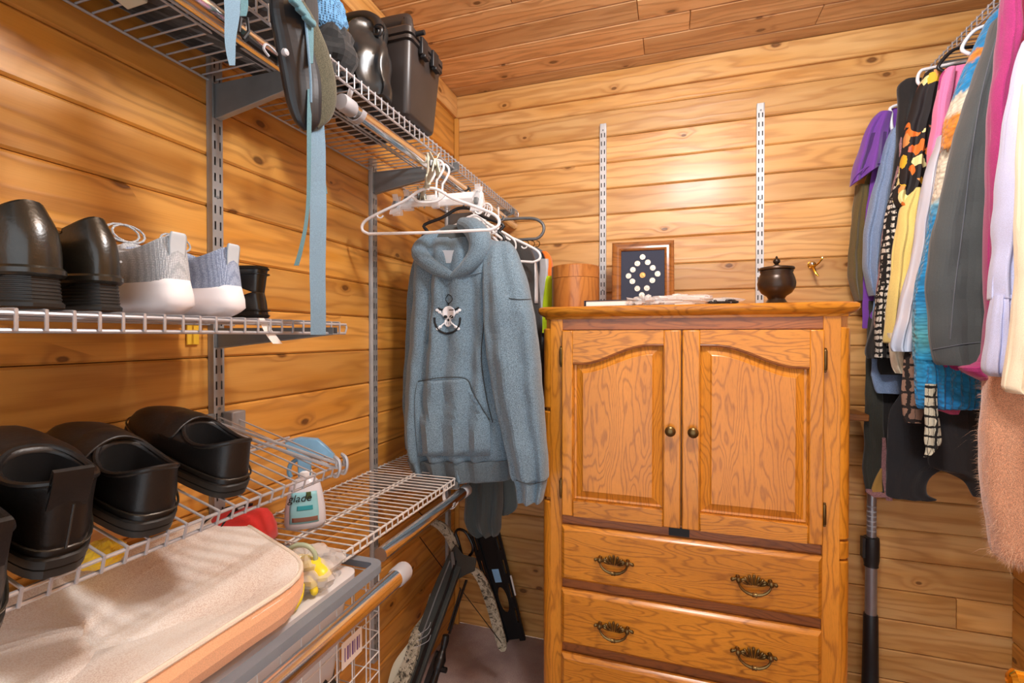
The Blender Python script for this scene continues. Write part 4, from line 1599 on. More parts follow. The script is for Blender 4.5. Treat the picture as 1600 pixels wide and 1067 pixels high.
# short sleeve flaring to an open hem
sr = [R(176, 1374, 1394, 1.94, .012), R(188, 1362, 1391, 1.94, .018), R(212, 1350, 1388, 1.94, .022, 208), R(240, 1341, 1384, 1.935, .026, 228), R(266, 1333, 1381, 1.93, .030, 244), R(290, 1330, 1378, 1.93, .033, 256)]
drape(sr, M_=34, n=60, amp=.010, k=3, seed=152, sq=.9, cap1=False).obj('sleeve', M['purple'], r_, angle=0, solid=.002)
lr = [(c_, a_ * .95, b_ * .95) for c_, a_, b_ in sr[2:]]
drape(lr, M_=20, n=60, amp=.009, k=3, seed=152, sq=.9, cap0=True, cap1=False).obj('sleeve_inside', fabric('purple_jersey_shaded', srgb(74, 40, 104), heather=.05), r_, angle=0)  # darker jersey colour paints the shade inside the open sleeve
MB().tube([q_ for q_ in smooth_path([PY(1330, 290, 1.925), PY(1336, 276, 1.90), PY(1352, 262, 1.895), PY(1370, 255, 1.90), PY(1378, 256, 1.925)], 20)], .0022, 6).obj('sleeve_hem', M['purple'], r_)
# long dark skirts and trousers hanging below
garment('trousers', 'long black trousers with pink trimmed cuffs hanging behind the armoire corner', 'trousers', 1.965, M['blackk'],
        body=[(440, 1372, .86), (520, 1366, .86), (620, 1362, .80), (700, 1356, .76), (762, 1352, .705), (768, 1353, .70)], seed=103, bth=.014)
root = thing('trousers', 'dusty pink edged trouser leg with a tan lining flap, hanging lowest at left', 'trousers', (.63, 1.88, .95), 'clothes on the right rod')
drape([R(470, 1358, 1374, 1.95, .006), R(540, 1354, 1376, 1.95, .008), R(600, 1352, 1378, 1.95, .008), R(680, 1350, 1381, 1.95, .01), R(740, 1349, 1386, 1.95, .01), R(768, 1352, 1388, 1.95, .01)], seed=104, amp=.003, M_=26).obj('leg', fabric('dark_green_cloth', srgb(52, 52, 44)), root, angle=0)
drape([R(684, 1379, 1383, 1.935, .002), R(715, 1378, 1387, 1.935, .003), R(745, 1378, 1393, 1.935, .003), R(782, 1385, 1394, 1.935, .003)], seed=105, amp=.001, M_=22).obj('pink_edge', M['rose'], root, angle=0)
drape([R(732, 1376, 1378, 1.934, .002), R(750, 1367, 1378, 1.934, .002), R(768, 1361, 1379, 1.934, .002)], seed=106, amp=.001, M_=16).obj('lining_flap', M['tan'], root, angle=0)
drape([R(764, 1353, 1359, 1.933, .002), R(769, 1354, 1378, 1.933, .003), R(777, 1366, 1392, 1.933, .003)], seed=107, amp=.001, M_=14).obj('cuff', M['rose'], root, angle=0)
garment('skirt', 'long black skirt whose hem ends in a point above the bare wall boards', 'skirt', 1.84, M['blackc'],
        body=[(560, 1425, .98), (610, 1410, .98), (645, 1390, .98), (700, 1386, .90), (736, 1385, .79), (765, 1384, .775), (774, 1385, .80), (777, 1392, .78)], seed=108, bth=.016, amp=.006, k=3)
garment('dress', 'black dress hanging beside the fuzzy salmon cardigan, hem higher than the skirt', 'dress', 1.70, M['blackc'],
        body=[(560, 1440, 1.02), (640, 1445, 1.02), (700, 1450, 1.02), (728, 1454, 1.02), (738, 1480, 1.02), (752, 1506, 1.02), (772, 1517, 1.02), (776, 1521, 1.02)], seed=109, bth=.016)
garment('denim_jacket', 'washed blue denim jacket between the purple top and the black sweater', 'jacket', 1.925, M['denim'],
        sleeve=[(203, 1392, 1402), (230, 1381, 1404), (275, 1371, 1399), (345, 1353, 1389), (400, 1349, 1378), (432, 1351, 1374), (462, 1361, 1370)],
        body=[(196, 1398, 1.0), (260, 1392, 1.06), (400, 1372, 1.06), (480, 1364, 1.06), (575, 1361, .92), (590, 1362, .90), (608, 1366, .90), (614, 1370, .90)], seed=110, bth=.012)
r_, o_ = garment('sweater', 'black knitted sweater with a rounded shoulder beside the floral top', 'sweater', 1.895, M['blackk'],
                 sleeve=[(126, 1412, 1444), (138, 1402, 1442), (175, 1403, 1430), (240, 1398, 1420), (300, 1391, 1410), (400, 1376, 1400), (500, 1364, 1388), (545, 1352, 1382), (560, 1356, 1378)],
                 body=[(122, 1440, .98), (160, 1420, 1.06), (300, 1402, 1.06), (450, 1385, 1.06), (560, 1372, 1.06), (585, 1376, 1.06)], seed=111, bth=.012)
hang_hook(r_, .93, 1.895, M['white'])
garment('tweed_jacket', 'rose tweed jacket with black and white boucle front edge', 'jacket', 1.865, M['boucle'],
        sleeve=[(270, 1404, 1413), (322, 1387, 1409), (360, 1381, 1404), (430, 1374, 1394), (498, 1368, 1386), (540, 1367, 1385), (558, 1366, 1387)],
        body=[(200, 1440, 1.04), (330, 1405, 1.06), (450, 1392, 1.06), (560, 1385, 1.06)], seed=112, bth=.010, amp=.004)
drape([R(215, 1407, 1413, 1.872, .006), R(300, 1394, 1402, 1.872, .008), R(360, 1380, 1388, 1.872, .008), R(430, 1372, 1380, 1.872, .008), R(500, 1366, 1372, 1.872, .006), R(556, 1364, 1370, 1.872, .006)], seed=113, amp=.002, M_=30).obj(
    'tweed_sleeve', M['rose'], bpy.data.objects['tweed_jacket'], angle=0)
r_, o_ = garment('blouse', 'black blouse printed with orange, yellow and cream flowers', 'shirt', 1.84, M['floral'],
                 sleeve=[(114, 1446, 1468), (132, 1438, 1468), (160, 1426, 1464), (195, 1416, 1457), (230, 1412, 1451), (262, 1407, 1447), (290, 1401, 1441), (312, 1396, 1437), (325, 1402, 1434)],
                 body=[(110, 1462, .98), (150, 1455, 1.05), (250, 1442, 1.06), (380, 1425, 1.06)], seed=114, bth=.010, th=.03, amp=.007)
hang_hook(r_, .93, 1.84, M['white'])
r_, o_ = garment('cardigan', 'butter yellow cardigan sleeve showing below the floral blouse', 'sweater', 1.825, M['yellow'],
                 sleeve=[(296, 1424, 1436), (322, 1408, 1438), (360, 1400, 1434), (430, 1391, 1427), (500, 1383, 1418), (530, 1381, 1410), (536, 1383, 1408)],
                 body=[(330, 1440, 1.04), (400, 1430, 1.06), (540, 1412, 1.06)], seed=115, bth=.010, th=.026)
drape([R(520, 1387, 1415, 1.792, .018), R(545, 1390, 1426, 1.792, .022), R(572, 1394, 1428, 1.792, .022), R(583, 1399, 1430, 1.792, .018)], seed=116, amp=.003, M_=20).obj('turned_cuff', M['cream'], r_, angle=0)
r_, o_ = garment('sweatshirt', 'bright pink top between the floral blouse and the blue chunky knit', 'shirt', 1.775, M['pink'],
                 sleeve=[(108, 1478, 1492), (125, 1470, 1490), (160, 1462, 1484), (195, 1457, 1478), (235, 1452, 1472), (262, 1450, 1466), (280, 1449, 1462)],
                 body=[(104, 1490, .98), (160, 1480, 1.05), (260, 1466, 1.06), (420, 1450, 1.06)], seed=117, bth=.010, th=.02, amp=.004)
MB().tube(smooth_path([PY(1476, 112, 1.76), PY(1470, 122, 1.76), PY(1468, 140, 1.76)], 10), [.004] * 10, 8).obj('neck_trim', M['magenta'], r_)
hang_hook(r_, .93, 1.775, M['black'])
garment('robe', 'white satin robe sleeve with soft blue tint left of the blue chunky knit', 'robe', 1.75, M['satin'],
        sleeve=[(215, 1464, 1470), (262, 1449, 1466), (290, 1441, 1463), (340, 1433, 1456), (400, 1424, 1449), (470, 1407, 1437), (515, 1396, 1430), (540, 1391, 1426), (549, 1394, 1424)],
        body=[(215, 1475, 1.0), (400, 1452, 1.05), (500, 1440, 1.05)], seed=118, bth=.010, th=.024)
garment('scarf_coat', 'brown and black plaid coat whose hem shows under the blue chunky knit', 'coat', 1.735, M['plaid'],
        body=[(500, 1422, 1.04), (560, 1412, 1.05), (600, 1409, 1.05), (640, 1409, 1.05), (654, 1411, 1.05), (660, 1414, 1.05)], seed=119, bth=.016, amp=.004)
garment('scarf', 'white and black plaid scarf end dangling below the blue knit hem', 'scarf', 1.655, M['plaidw'],
        sleeve=[(600, 1446, 1464), (642, 1445, 1465), (665, 1445, 1468), (688, 1444, 1471), (700, 1446, 1464), (714, 1443, 1452)], seed=120, th=.008, amp=.003)
r_, o_ = garment('chunky_cardigan', 'bright blue chunky knit with cream and orange bands', 'sweater', 1.69, M['bandknit'],
                 sleeve=[(15, 1558, 1568), (30, 1544, 1570), (60, 1528, 1562), (97, 1511, 1548), (140, 1495, 1530), (180, 1480, 1516), (212, 1474, 1506), (250, 1469, 1500), (300, 1459, 1492), (397, 1444, 1480), (450, 1430, 1474), (520, 1427, 1476), (562, 1428, 1480)],
                 body=[(12, 1570, .98), (60, 1548, 1.03), (200, 1506, 1.05), (400, 1470, 1.06), (560, 1462, 1.06), (566, 1458, 1.06)], seed=121, bth=.012, th=.036, amp=.007)
drape([R(556, 1427, 1500, 1.675, .028), R(575, 1429, 1532, 1.675, .028), R(610, 1430, 1534, 1.675, .028), R(634, 1433, 1530, 1.675, .028), R(639, 1440, 1526, 1.675, .02)], seed=122, amp=.005, k=12, M_=24, n=120, grow=False).obj('ribbed_hem', M['bandknit'], r_, angle=0)
garment('camisole', 'pinkish red hem peeping out under the blue ribbed hem', 'shirt', 1.70, M['rosepink'],
        sleeve=[(600, 1444, 1500), (636, 1446, 1500), (642, 1468, 1499), (647, 1482, 1496)], seed=123, th=.006, amp=.002)
garment('hoodie', 'magenta hoodie in rosier shade at the top edge behind the softshell jacket', 'hoodie', 1.48, M['magenta'],
        sleeve=[(-40, 1575, 1600), (0, 1567, 1592), (60, 1563, 1590), (100, 1559, 1584), (140, 1550, 1579), (187, 1546, 1572), (225, 1545, 1568), (300, 1544, 1562), (360, 1544, 1558), (480, 1542, 1560), (560, 1535, 1556), (575, 1500, 1556), (597, 1540, 1556)],
        body=[(-60, 1594, .98), (60, 1586, 1.03), (200, 1575, 1.05), (400, 1560, 1.06), (560, 1556, 1.06), (592, 1556, 1.06)], seed=124, bth=.014, th=.03)
for q_ in [o for o in bpy.data.objects if o.parent and o.parent.get('label', '').startswith('magenta hoodie') and o.name.startswith('body')]:
    q_.data.materials[0] = M['rosepink']
drape([R(540, 1478, 1550, 1.655, .012), R(565, 1474, 1550, 1.655, .014), R(572, 1469, 1549, 1.655, .014), R(580, 1476, 1548, 1.655, .012), R(592, 1500, 1546, 1.655, .01)], seed=125, amp=.002, M_=16).obj('hem', M['magenta'], bpy.data.objects['chunky_cardigan'].parent or tag(bpy.data.objects.new('x', None), 'x', 'x'), angle=0) if False else None
root = thing('sweater', 'magenta sweater hem showing just under the softshell jacket sleeve', 'sweater', (.7, 1.66, 1.2), 'clothes on the right rod')
drape([R(440, 1490, 1550, 1.655, .010), R(540, 1478, 1552, 1.655, .012), R(565, 1471, 1556, 1.655, .014), R(573, 1473, 1556, 1.655, .014), R(584, 1510, 1556, 1.655, .012), R(594, 1535, 1554, 1.655, .008)], seed=125, amp=.003, M_=20).obj('body', M['magenta'], root, angle=0)
r_, o_ = garment('softshell_jacket', 'dark grey softshell jacket with a long straight sleeve, widest of the row', 'jacket', 1.60, M['shell'],
                 sleeve=[(28, 1558, 1570), (50, 1548, 1572), (101, 1531, 1563), (157, 1512, 1556), (225, 1490, 1550), (300, 1472, 1550), (397, 1452, 1548), (450, 1448, 1550), (519, 1451, 1548), (545, 1455, 1546), (562, 1460, 1545), (570, 1466, 1542)],
                 body=[(24, 1570, .98), (80, 1565, 1.04), (200, 1552, 1.05), (400, 1546, 1.06), (552, 1546, 1.06)], seed=126, bth=.012, th=.042, amp=.008, M_=60)
bj = bvh_of(o_['sleeve'])
line_on(bj, [(1556, 60), (1535, 140), (1518, 240), (1505, 350), (1492, 450), (1485, 530)], .0011, 'sleeve_seam', M['midgrey'], r_)
line_on(bj, [(1457, 546), (1480, 542), (1510, 537), (1544, 534)], .0011, 'cuff_seam', M['midgrey'], r_)
drape([R(548, 1466, 1540, 1.60, .026), R(568, 1470, 1540, 1.60, .026)], seed=127, amp=.001, M_=8, n=30).obj('cuff_inside', M['blackc'], r_, angle=0)
# big black and white hangers whose shoulders show above the clothes
for (pa, pb, pc, Y, mt, lb) in (((1466, 104), (1490, 78), (1524, 72), 1.78, 'black', 'thick black plastic hanger standing out above the pink top'),
                                ((1503, 76), (1518, 52), (1540, 40), 1.72, 'white', 'white plastic hanger shoulder above the blue chunky knit'),
                                ((1434, 128), (1438, 112), (1456, 106), 1.85, 'white', 'white plastic hanger end left of the floral blouse'),
                                ((1395, 205), (1393, 180), (1402, 164), 1.94, 'white', 'white plastic hanger end above the denim jacket')):
    root = thing('clothes_hanger', lb, 'hanger', (.9, Y, 2.0), 'hangers on the right rod')
    a, b, c = PY(*pa, Y), PY(*pb, Y), PY(*pc, Y)
    e = Vector((.93, Y, max(c.z + .01, 2.12)))
    pts = smooth_path([a + Vector((.02, 0, -.02)), a, b, c, e], 26)
    MB().tube(pts, [.003] + [.005] * 24 + [.004], 10).obj('shoulder', M[mt], root)
    hang_hook(root, .93, Y, M[mt])
r_, o_ = garment('sweatshirt', 'pale lavender sweatshirt with a deep ribbed cuff at the right edge', 'shirt', 1.38, M['lav'],
                 sleeve=[(60, 1604, 1640), (90, 1594, 1636), (150, 1580, 1622), (225, 1568, 1610), (300, 1562, 1600), (375, 1556, 1596), (420, 1552, 1596), (462, 1549, 1594), (468, 1552, 1594)],
                 body=[(40, 1640, .99), (120, 1625, 1.05), (400, 1600, 1.06), (560, 1600, 1.06)], seed=128, bth=.014, th=.034, amp=.006)
drape([R(462, 1552, 1594, 1.362, .026), R(500, 1547, 1600, 1.362, .030), R(560, 1539, 1606, 1.362, .032), R(580, 1539, 1604, 1.362, .03), R(588, 1548, 1590, 1.362, .02)], seed=129, amp=.004, k=9, M_=26, grow=False).obj('ribbed_cuff', M['lav'], r_, angle=0)
garment('sweater', 'cream sweater at the far right edge behind the lavender cuff', 'sweater', 1.30, M['cream'],
        sleeve=[(130, 1600, 1660), (210, 1594, 1650), (330, 1590, 1640), (480, 1584, 1640), (585, 1572, 1630), (605, 1570, 1625), (614, 1578, 1620)],
        body=[(100, 1660, 1.0), (300, 1640, 1.05), (600, 1620, 1.06)], seed=130, bth=.014, th=.026)

# fuzzy knit with loose fibres
M['mohair'] = fabric('salmon_mohair', srgb(216, 158, 122), heather=.22, weave=140, bump=1.0, sheen=.8, scale=22)
r_, o_ = garment('mohair_cardigan', 'salmon fuzzy mohair cardigan hanging lowest at the right edge', 'sweater', 1.45, M['mohair'],
                 sleeve=[(500, 1562, 1640), (560, 1548, 1640), (600, 1540, 1640), (687, 1534, 1640), (772, 1538, 1640), (820, 1545, 1640), (855, 1552, 1640), (870, 1562, 1640), (877, 1580, 1640)], seed=131, th=.045, amp=.008, dy=0, n=64)
fz = MB()
fme = o_['sleeve'].data
rs = random.Random(5)
polys = [p for p in fme.polygons]
for _ in range(9000):
    p = polys[rs.randrange(len(polys))]
    c = fme.vertices[p.vertices[rs.randrange(4) if len(p.vertices) >= 4 else 0]].co.lerp(Vector(p.center), rs.random())
    if len(p.vertices) > 8:
        continue
    nn = p.normal
    t1 = Vector((rs.uniform(-1, 1), rs.uniform(-1, 1), rs.uniform(-1.3, .5))).normalized()
    L = rs.uniform(.004, .013)
    if rs.random() < .012:
        L *= 3.5
    a, b, d = c, c + (nn * .7 + t1 * .7) * L * .5, c + (nn * .55 + t1 + Vector((0, 0, -.3))) * L
    wv = t1.cross(nn)
    wv = (wv.normalized() if wv.length > 1e-4 else Vector((0, 1, 0))) * .00028
    fz.add([a - wv, a + wv, b + wv * .7, b - wv * .7, d], [(0, 1, 2, 3), (3, 2, 4)])
fo = fz.obj('loose_fibres', fabric('salmon_fibre', srgb(232, 190, 158), heather=.05, bump=0), r_, angle=0)
fo['kind'] = 'stuff'

# ================================================================== things on the armoire
ZT = 1.4362
# round wooden box
M['boxwood'] = oak('reddish_box_wood', srgb(204, 132, 62), srgb(146, 82, 32), 'z', .35)
bx = PY(899, 470, 1.80)
wbx = thing('round_box', 'tall round reddish wood box with lid on the armoire beside the safety jacket', 'box', (bx.x, 1.80, ZT))
zz = PY(899, 436, 1.80).z
zt = PY(899, 417, 1.80).z
rad = .088
MB().lathe([(.0, ZT), (rad, ZT), (rad, zz - .001)], (bx.x, 1.80, 0), 48).obj('body', M['boxwood'], wbx)
MB().lathe([(rad - .002, zz - .001), (rad + .0015, zz), (rad + .0015, zt - .003), (rad - .002, zt), (0.001, zt + .0005)], (bx.x, 1.80, 0), 48).obj('lid', M['boxwood'], wbx)

# framed coins, leaning on the wall
M['frame'] = oak('brown_frame_wood', srgb(168, 104, 44), srgb(96, 52, 20), 'x', .5)
a0 = PY(955, 480, 1.86)
fw, fh = .225, .262
root = thing('framed_coins', 'small wooden picture frame with a ring of coins on navy cloth', 'picture', (a0.x + fw / 2, 1.86, ZT))
FM = Matrix.Translation((PY(956, 470, 1.85).x, 1.845, ZT)) @ Matrix.Rotation(radians(3), 4, 'Z') @ Matrix.Rotation(radians(-7), 4, 'X')


def fpt(x, z, y=0):
    return FM @ Vector((x, y, z))


rings = []
bwd = .034
for ins, y in ((0, .014), (0, -.004), (.003, -.008), (.010, -.010), (.018, -.006), (.026, -.007), (bwd - .002, -.003), (bwd, .002)):
    rings.append([fpt(ins, ins, y), fpt(fw - ins, ins, y), fpt(fw - ins, fh - ins, y), fpt(ins, fh - ins, y)])
MB().loft(rings, cap0=False, cap1=False).obj('moulding', M['frame'], root, angle=20)
M['navy'] = fabric('navy_backing_cloth', srgb(56, 62, 80), heather=.06)
MB().hexa([fpt(bwd - .002, bwd - .002, .003), fpt(fw - bwd + .002, bwd - .002, .003), fpt(fw - bwd + .002, fh - bwd + .002, .003), fpt(bwd - .002, fh - bwd + .002, .003),
           fpt(bwd - .002, bwd - .002, .010), fpt(fw - bwd + .002, bwd - .002, .010), fpt(fw - bwd + .002, fh - bwd + .002, .010), fpt(bwd - .002, fh - bwd + .002, .010)]).obj('backing', M['navy'], root)


def coin_mat(name, c):
    t = NT(name)
    v = t.coord()
    t.col(t.ramp(t.noise(v, 300, 2), [(.4, tuple(q * .6 for q in c)), (.6, c)]))
    t.set(Roughness=.35, Metallic=.5)
    t.bump(t.noise(v, 500, 2), .8, .001)
    return t.m


M['silvercoin'] = coin_mat('silver_coin', srgb(214, 206, 192))
M['goldcoin'] = coin_mat('copper_coin', srgb(226, 160, 90))
# picture coordinates of the coins, mapped into the frame opening
co = [(515, 170), (491, 202), (539, 198), (470, 233), (562, 227), (450, 264), (584, 258), (468, 292), (560, 290), (491, 329), (535, 328), (512, 362)]
for i, (cx, cy) in enumerate(co + [(515, 262)]):
    x = bwd + (cx - 415) / (615 - 415) * (fw - 2 * bwd)
    z = fh - bwd - (cy - 138) / (376 - 138) * (fh - 2 * bwd) * .93
    p = [fpt(x + .0105 * cos(2 * pi * j / 20), z + .0105 * sin(2 * pi * j / 20), .0028) for j in range(20)]
    q = [fpt(x + .0105 * cos(2 * pi * j / 20), z + .0105 * sin(2 * pi * j / 20), .0008) for j in range(20)]
    q2 = [fpt(x + .009 * cos(2 * pi * j / 20), z + .009 * sin(2 * pi * j / 20), .0012) for j in range(20)]
    q3 = [fpt(x + .005 * cos(2 * pi * j / 20), z + .006 * sin(2 * pi * j / 20), .0004) for j in range(20)]
    MB().loft([p, q, q2, q3]).obj('coin', M['goldcoin'] if i == 12 else M['silvercoin'], root, label='copper coloured coin in the middle' if i == 12 else None)

# book lying down
root = thing('book', 'book with dark cover lying flat at the front of the armoire top', 'book', (-.19, 1.62, ZT))
BM = Matrix.Translation((PY(914, 470, 1.585).x, 1.585, ZT)) @ Matrix.Rotation(radians(-2), 4, 'Z')


def btf(x0, y0, z0, x1, y1, z1):
    mb = MB().box(x0, y0, z0, x1, y1, z1)
    mb.v = [tuple(BM @ Vector(p)) for p in mb.v]
    return mb


M['pages'] = plain('white_page_edges', srgb(246, 242, 236), .8, vary=.02)
M['cover'] = plain('dark_blue_book_cover', srgb(46, 50, 64), .45)
btf(.003, .001, .002, .152, .20, .0185).obj('pages', M['pages'], root, bevel=.001)
btf(0, -.002, .0, .156, .205, .0022).obj('cover_board', M['cover'], root, bevel=.0006)
btf(0, -.002, .0185, .156, .205, .0208).obj('cover_board', M['cover'], root, bevel=.0006)
btf(-.003, -.002, .0, .0005, .205, .0208).obj('spine', M['cover'], root, bevel=.001)

# crumpled clear plastic bag


def crumple(mb, c, sx, sy, sz, seed, n=18, m=34, amp=.3, f=18):
    rings = []
    for i in range(n + 1):
        a = pi * i / n
        ring = []
        for j in range(m):
            b = 2 * pi * j / m
            d = Vector((sin(a) * cos(b), sin(a) * sin(b), -cos(a)))
            k = 1 + amp * noise.noise(d * 2.2 + Vector((seed, 0, 0))) + amp * .7 * abs(noise.noise(d * 6 + Vector((0, seed, 0)))) + amp * .25 * noise.noise(d * f)
            p = Vector((d.x * sx * k, d.y * sy * k, max(d.z * sz * k, -sz)))
            ring.append(Vector(c) + p)
        rings.append(ring)
    return mb.loft(rings)


M['film'] = clear_mat('crinkled_clear_film', (.95, .93, .92), .42, .15)
M['film'].node_tree.nodes['Principled BSDF'].inputs['Alpha'].default_value = .42
b0 = PY(1045, 470, 1.60)
mb = MB()
crumple(mb, (b0.x + .03, 1.62, ZT + .012), .115, .045, .018, 3.3, amp=.75)
crumple(mb, (b0.x - .075, 1.60, ZT + .012), .045, .035, .016, 8.1, amp=.8)
tag(recentre(mb.obj('plastic_bag', M['film'], angle=25)), 'crumpled clear plastic bag lying between the book and the black cord', 'bag')
# small tangle of black cord with knobs
root = thing('cord_bundle', 'small dark tangled cord lying right of the clear plastic bag', 'cord', (PY(1130, 472, 1.6).x, 1.6, ZT))
rs = random.Random(3)
c0 = PY(1130, 472, 1.6)
pts = [(c0.x + .036 * cos(i * 1.35) * (1 + .3 * rs.random()), 1.6 + .025 * sin(i * 1.9), ZT + .006 + .010 * (1 + sin(i * 2.3)) * .7 * (i % 3 != 0)) for i in range(14)]
MB().tube(smooth_path(pts, 120), .0034, 6).obj('cord', M['black'], root)
mb = MB()
for i in range(7):
    mb.ball((c0.x - .035 + i * .011, 1.585, ZT + .006 + .004 * sin(i * 2)), .0055, 6)
mb.obj('beads', M['boxblk'], root)

# lidded pot
M['pot'] = plain('dark_bronze_brown', srgb(66, 48, 34), .28, .35, vary=.2)
pc = PY(1213, 470, 1.66)
root = thing('lidded_pot', 'dark brown footed pot with a knobbed lid on the armoire', 'pot', (pc.x, 1.66, ZT))
s = 1.05
MB().lathe([(.001, ZT), (.034 * s, ZT), (.034 * s, ZT + .004), (.028 * s, ZT + .008), (.022 * s, ZT + .018), (.026 * s, ZT + .026), (.040 * s, ZT + .036), (.049 * s, ZT + .052), (.051 * s, ZT + .066), (.047 * s, ZT + .084), (.042 * s, ZT + .097), (.044 * s, ZT + .101), (.044 * s, ZT + .104), (.038 * s, ZT + .106), (.001, ZT + .106)], (pc.x, 1.66, 0), 44).obj('bowl', M['pot'], root, angle=50)
MB().lathe([(.001, ZT + .106), (.046 * s, ZT + .106), (.048 * s, ZT + .109), (.046 * s, ZT + .114), (.030 * s, ZT + .118), (.010 * s, ZT + .121), (.005, ZT + .125), (.009, ZT + .129), (.0105, ZT + .134), (.008, ZT + .140), (.003, ZT + .143), (.004, ZT + .146), (.001, ZT + .150)], (pc.x, 1.66, 0), 40).obj('lid', M['pot'], root, angle=50)

# brass hook on the back wall
hk = PY(1268, 414, YB)
root = thing('wall_hook', 'small brass double hook screwed to the back wall right of the pot', 'hook', (hk.x, YB, hk.z - .03))
MB().lathe([(.014, YB - .0005), (.014, YB - .003), (.009, YB - .005), (.006, YB - .008)], (hk.x, 0, hk.z), 18, 'y').obj('rose', M['gold'], root)
MB().tube(smooth_path([(hk.x, YB - .004, hk.z), (hk.x - .004, YB - .03, hk.z - .008), (hk.x + .002, YB - .045, hk.z - .035), (hk.x + .010, YB - .050, hk.z - .048)], 18), [.005] * 12 + [.0045, .004, .004, .003, .003, .002], 8).obj('lower_prong', M['gold'], root)
MB().tube(smooth_path([(hk.x, YB - .006, hk.z), (hk.x + .010, YB - .022, hk.z - .004), (hk.x + .022, YB - .035, hk.z + .012), (hk.x + .026, YB - .036, hk.z + .022)], 14), .003, 8).obj('upper_prong', M['gold'], root)
MB().ball((hk.x - .005, YB - .026, hk.z + .001), .0085, 8).obj('ball', M['chrome'], root)

# ================================================================== telescopic pole on the right
px0 = PY(1361, 900, 1.995)
root = thing('telescopic_pole', 'grey telescopic vacuum tube standing upright right of the armoire', 'pole', (px0.x, 1.995, 0))
x, y = px0.x, 1.995
zc = PY(1360, 862, 1.995).z
M['steel'] = plain('brushed_grey_tube', srgb(160, 164, 172), .3, .7)
MB().lathe([(.018, .16), (.018, zc - .03)], (x, y, 0), 24).obj('lower_tube', M['steel'], root)
MB().lathe([(.0145, zc), (.0145, zc + .36)], (x, y, 0), 24).obj('upper_tube', M['steel'], root)
MB().lathe([(.016, zc + .055), (.023, zc + .052), (.0245, zc + .04), (.0245, zc - .025), (.021, zc - .045), (.022, zc - .05), (.018, zc - .052)], (x, y, 0), 24).box(x - .030, y - .012, zc - .02, x - .02, y + .012, zc + .05).obj('lock_collar', M['black'], root)
mb = MB()
for i in range(6):
    mb.lathe([(.0149, zc + .075 + i * .017), (.0149, zc + .079 + i * .017)], (x, y, 0), 24)
mb.obj('height_marks', M['cap'], root)
MB().lathe([(.020, .36), (.022, .355), (.024, .2), (.026, .06), (.03, .05)], (x, y, 0), 24).obj('base_sleeve', M['black'], root)
MB().box(x - .06, y - .13, .004, x + .06, y + .028, .05).obj('foot', M['black'], root, bevel=.015)
# wooden ledge glimpsed between armoire and clothes
lx = PY(1340, 648, 1.99)
o = MB().box(lx.x - .05, 1.92, lx.z - .012, lx.x + .012, YB - .002, lx.z + .012).obj('wall_ledge', M['frame'], bevel=.003)
tag(recentre(o), 'narrow wooden ledge on the back wall between armoire and hanging clothes', 'ledge')

# brass lever handle at the lower right corner
hp = PY(1588, 1056, .80)
root = thing('door_lever', 'shiny brass lever handle poking in at the lower right corner', 'handle', (hp.x, hp.y, hp.z))
d = Vector((.995, .05, -.10)).normalized()
p0 = PY(1575, 1050, .80)
rings = []
for t_, r_a, r_b in ((0, .002, .004), (.001, .008, .012), (.006, .012, .018), (.03, .012, .018), (.10, .011, .014), (.15, .012, .012)):
    c = p0 + d * t_
    rings.append([c + Vector((0, cos(2 * pi * j / 20) * r_a, sin(2 * pi * j / 20) * r_b - .012)) for j in range(20)])
MB().loft(rings).obj('lever', M['gold'], root)
c = p0 + d * .15
MB().lathe([(.009, c.x - .012), (.009, XR - .012), (.028, XR - .010), (.030, XR - .001)], (0, c.y, c.z - .012), 24, 'x').obj('spindle', M['gold'], root)

# ================================================================== upper shelf, left
ZU = 1.8945
# black dry box
root = thing('dry_box', 'black plastic dry box with carry handle at the end of the upper shelf', 'box', (-.74, 1.16, ZU))
bx0, bx1, by0, by1 = -.845, -.622, 1.065, 1.215
bz1 = 2.085


def rrect(x0, x1, y0, y1, z, c=.016, n=4):
    out = []
    for cx, cy, a0 in ((x1 - c, y1 - c, 0), (x0 + c, y1 - c, 90), (x0 + c, y0 + c, 180), (x1 - c, y0 + c, 270)):
        for i in range(n + 1):
            a = radians(a0 + 90 * i / n)
            out.append(Vector((cx + c * cos(a), cy + c * sin(a), z)))
    return out


def exr(e, z, c=.016):
    return rrect(bx0 - e, bx1 + e, by0 - e, by1 + e, z, c)


MB().loft([exr(-.010, ZU), exr(-.002, ZU + .006), exr(0, ZU + .012), exr(.012, bz1 - .02), exr(.012, bz1)]).obj('body', M['boxblk'], root, angle=35)
MB().loft([exr(.014, bz1 - .012), exr(.018, bz1 - .010), exr(.018, bz1 - .002), exr(.014, bz1)]).obj('rim', M['boxblk'], root, angle=35)
MB().loft([exr(.013, bz1 + .001), exr(.019, bz1 + .004), exr(.019, bz1 + .018), exr(.012, bz1 + .026), exr(-.010, bz1 + .030), exr(-.03, bz1 + .031)]).obj('lid', M['boxblk'], root, angle=35)
hz = bz1 + .026
hx = (bx0 + bx1) / 2
pts = [(bx1 - .02, by0 + .035, hz), (bx1 - .022, by0 + .035, hz + .034), (bx1 - .040, by0 + .036, hz + .046), (bx0 + .050, by0 + .036, hz + .046), (bx0 + .03, by0 + .035, hz + .034), (bx0 + .028, by0 + .035, hz)]
MB().tube(smooth_path(pts, 40), .011, 10, flat=1.5).obj('carry_handle', M['boxblk'], root)
for q in (.3, .7):
    yy_ = lerp(by0, by1, q)
    mb = MB().box(bx1 + .016, yy_ - .016, bz1 - .028, bx1 + .026, yy_ + .016, bz1 + .016)
    mb.box(bx1 + .018, yy_ - .013, bz1 - .036, bx1 + .032, yy_ + .013, bz1 - .028)
    mb.obj('latch', M['black'], root, bevel=.002)
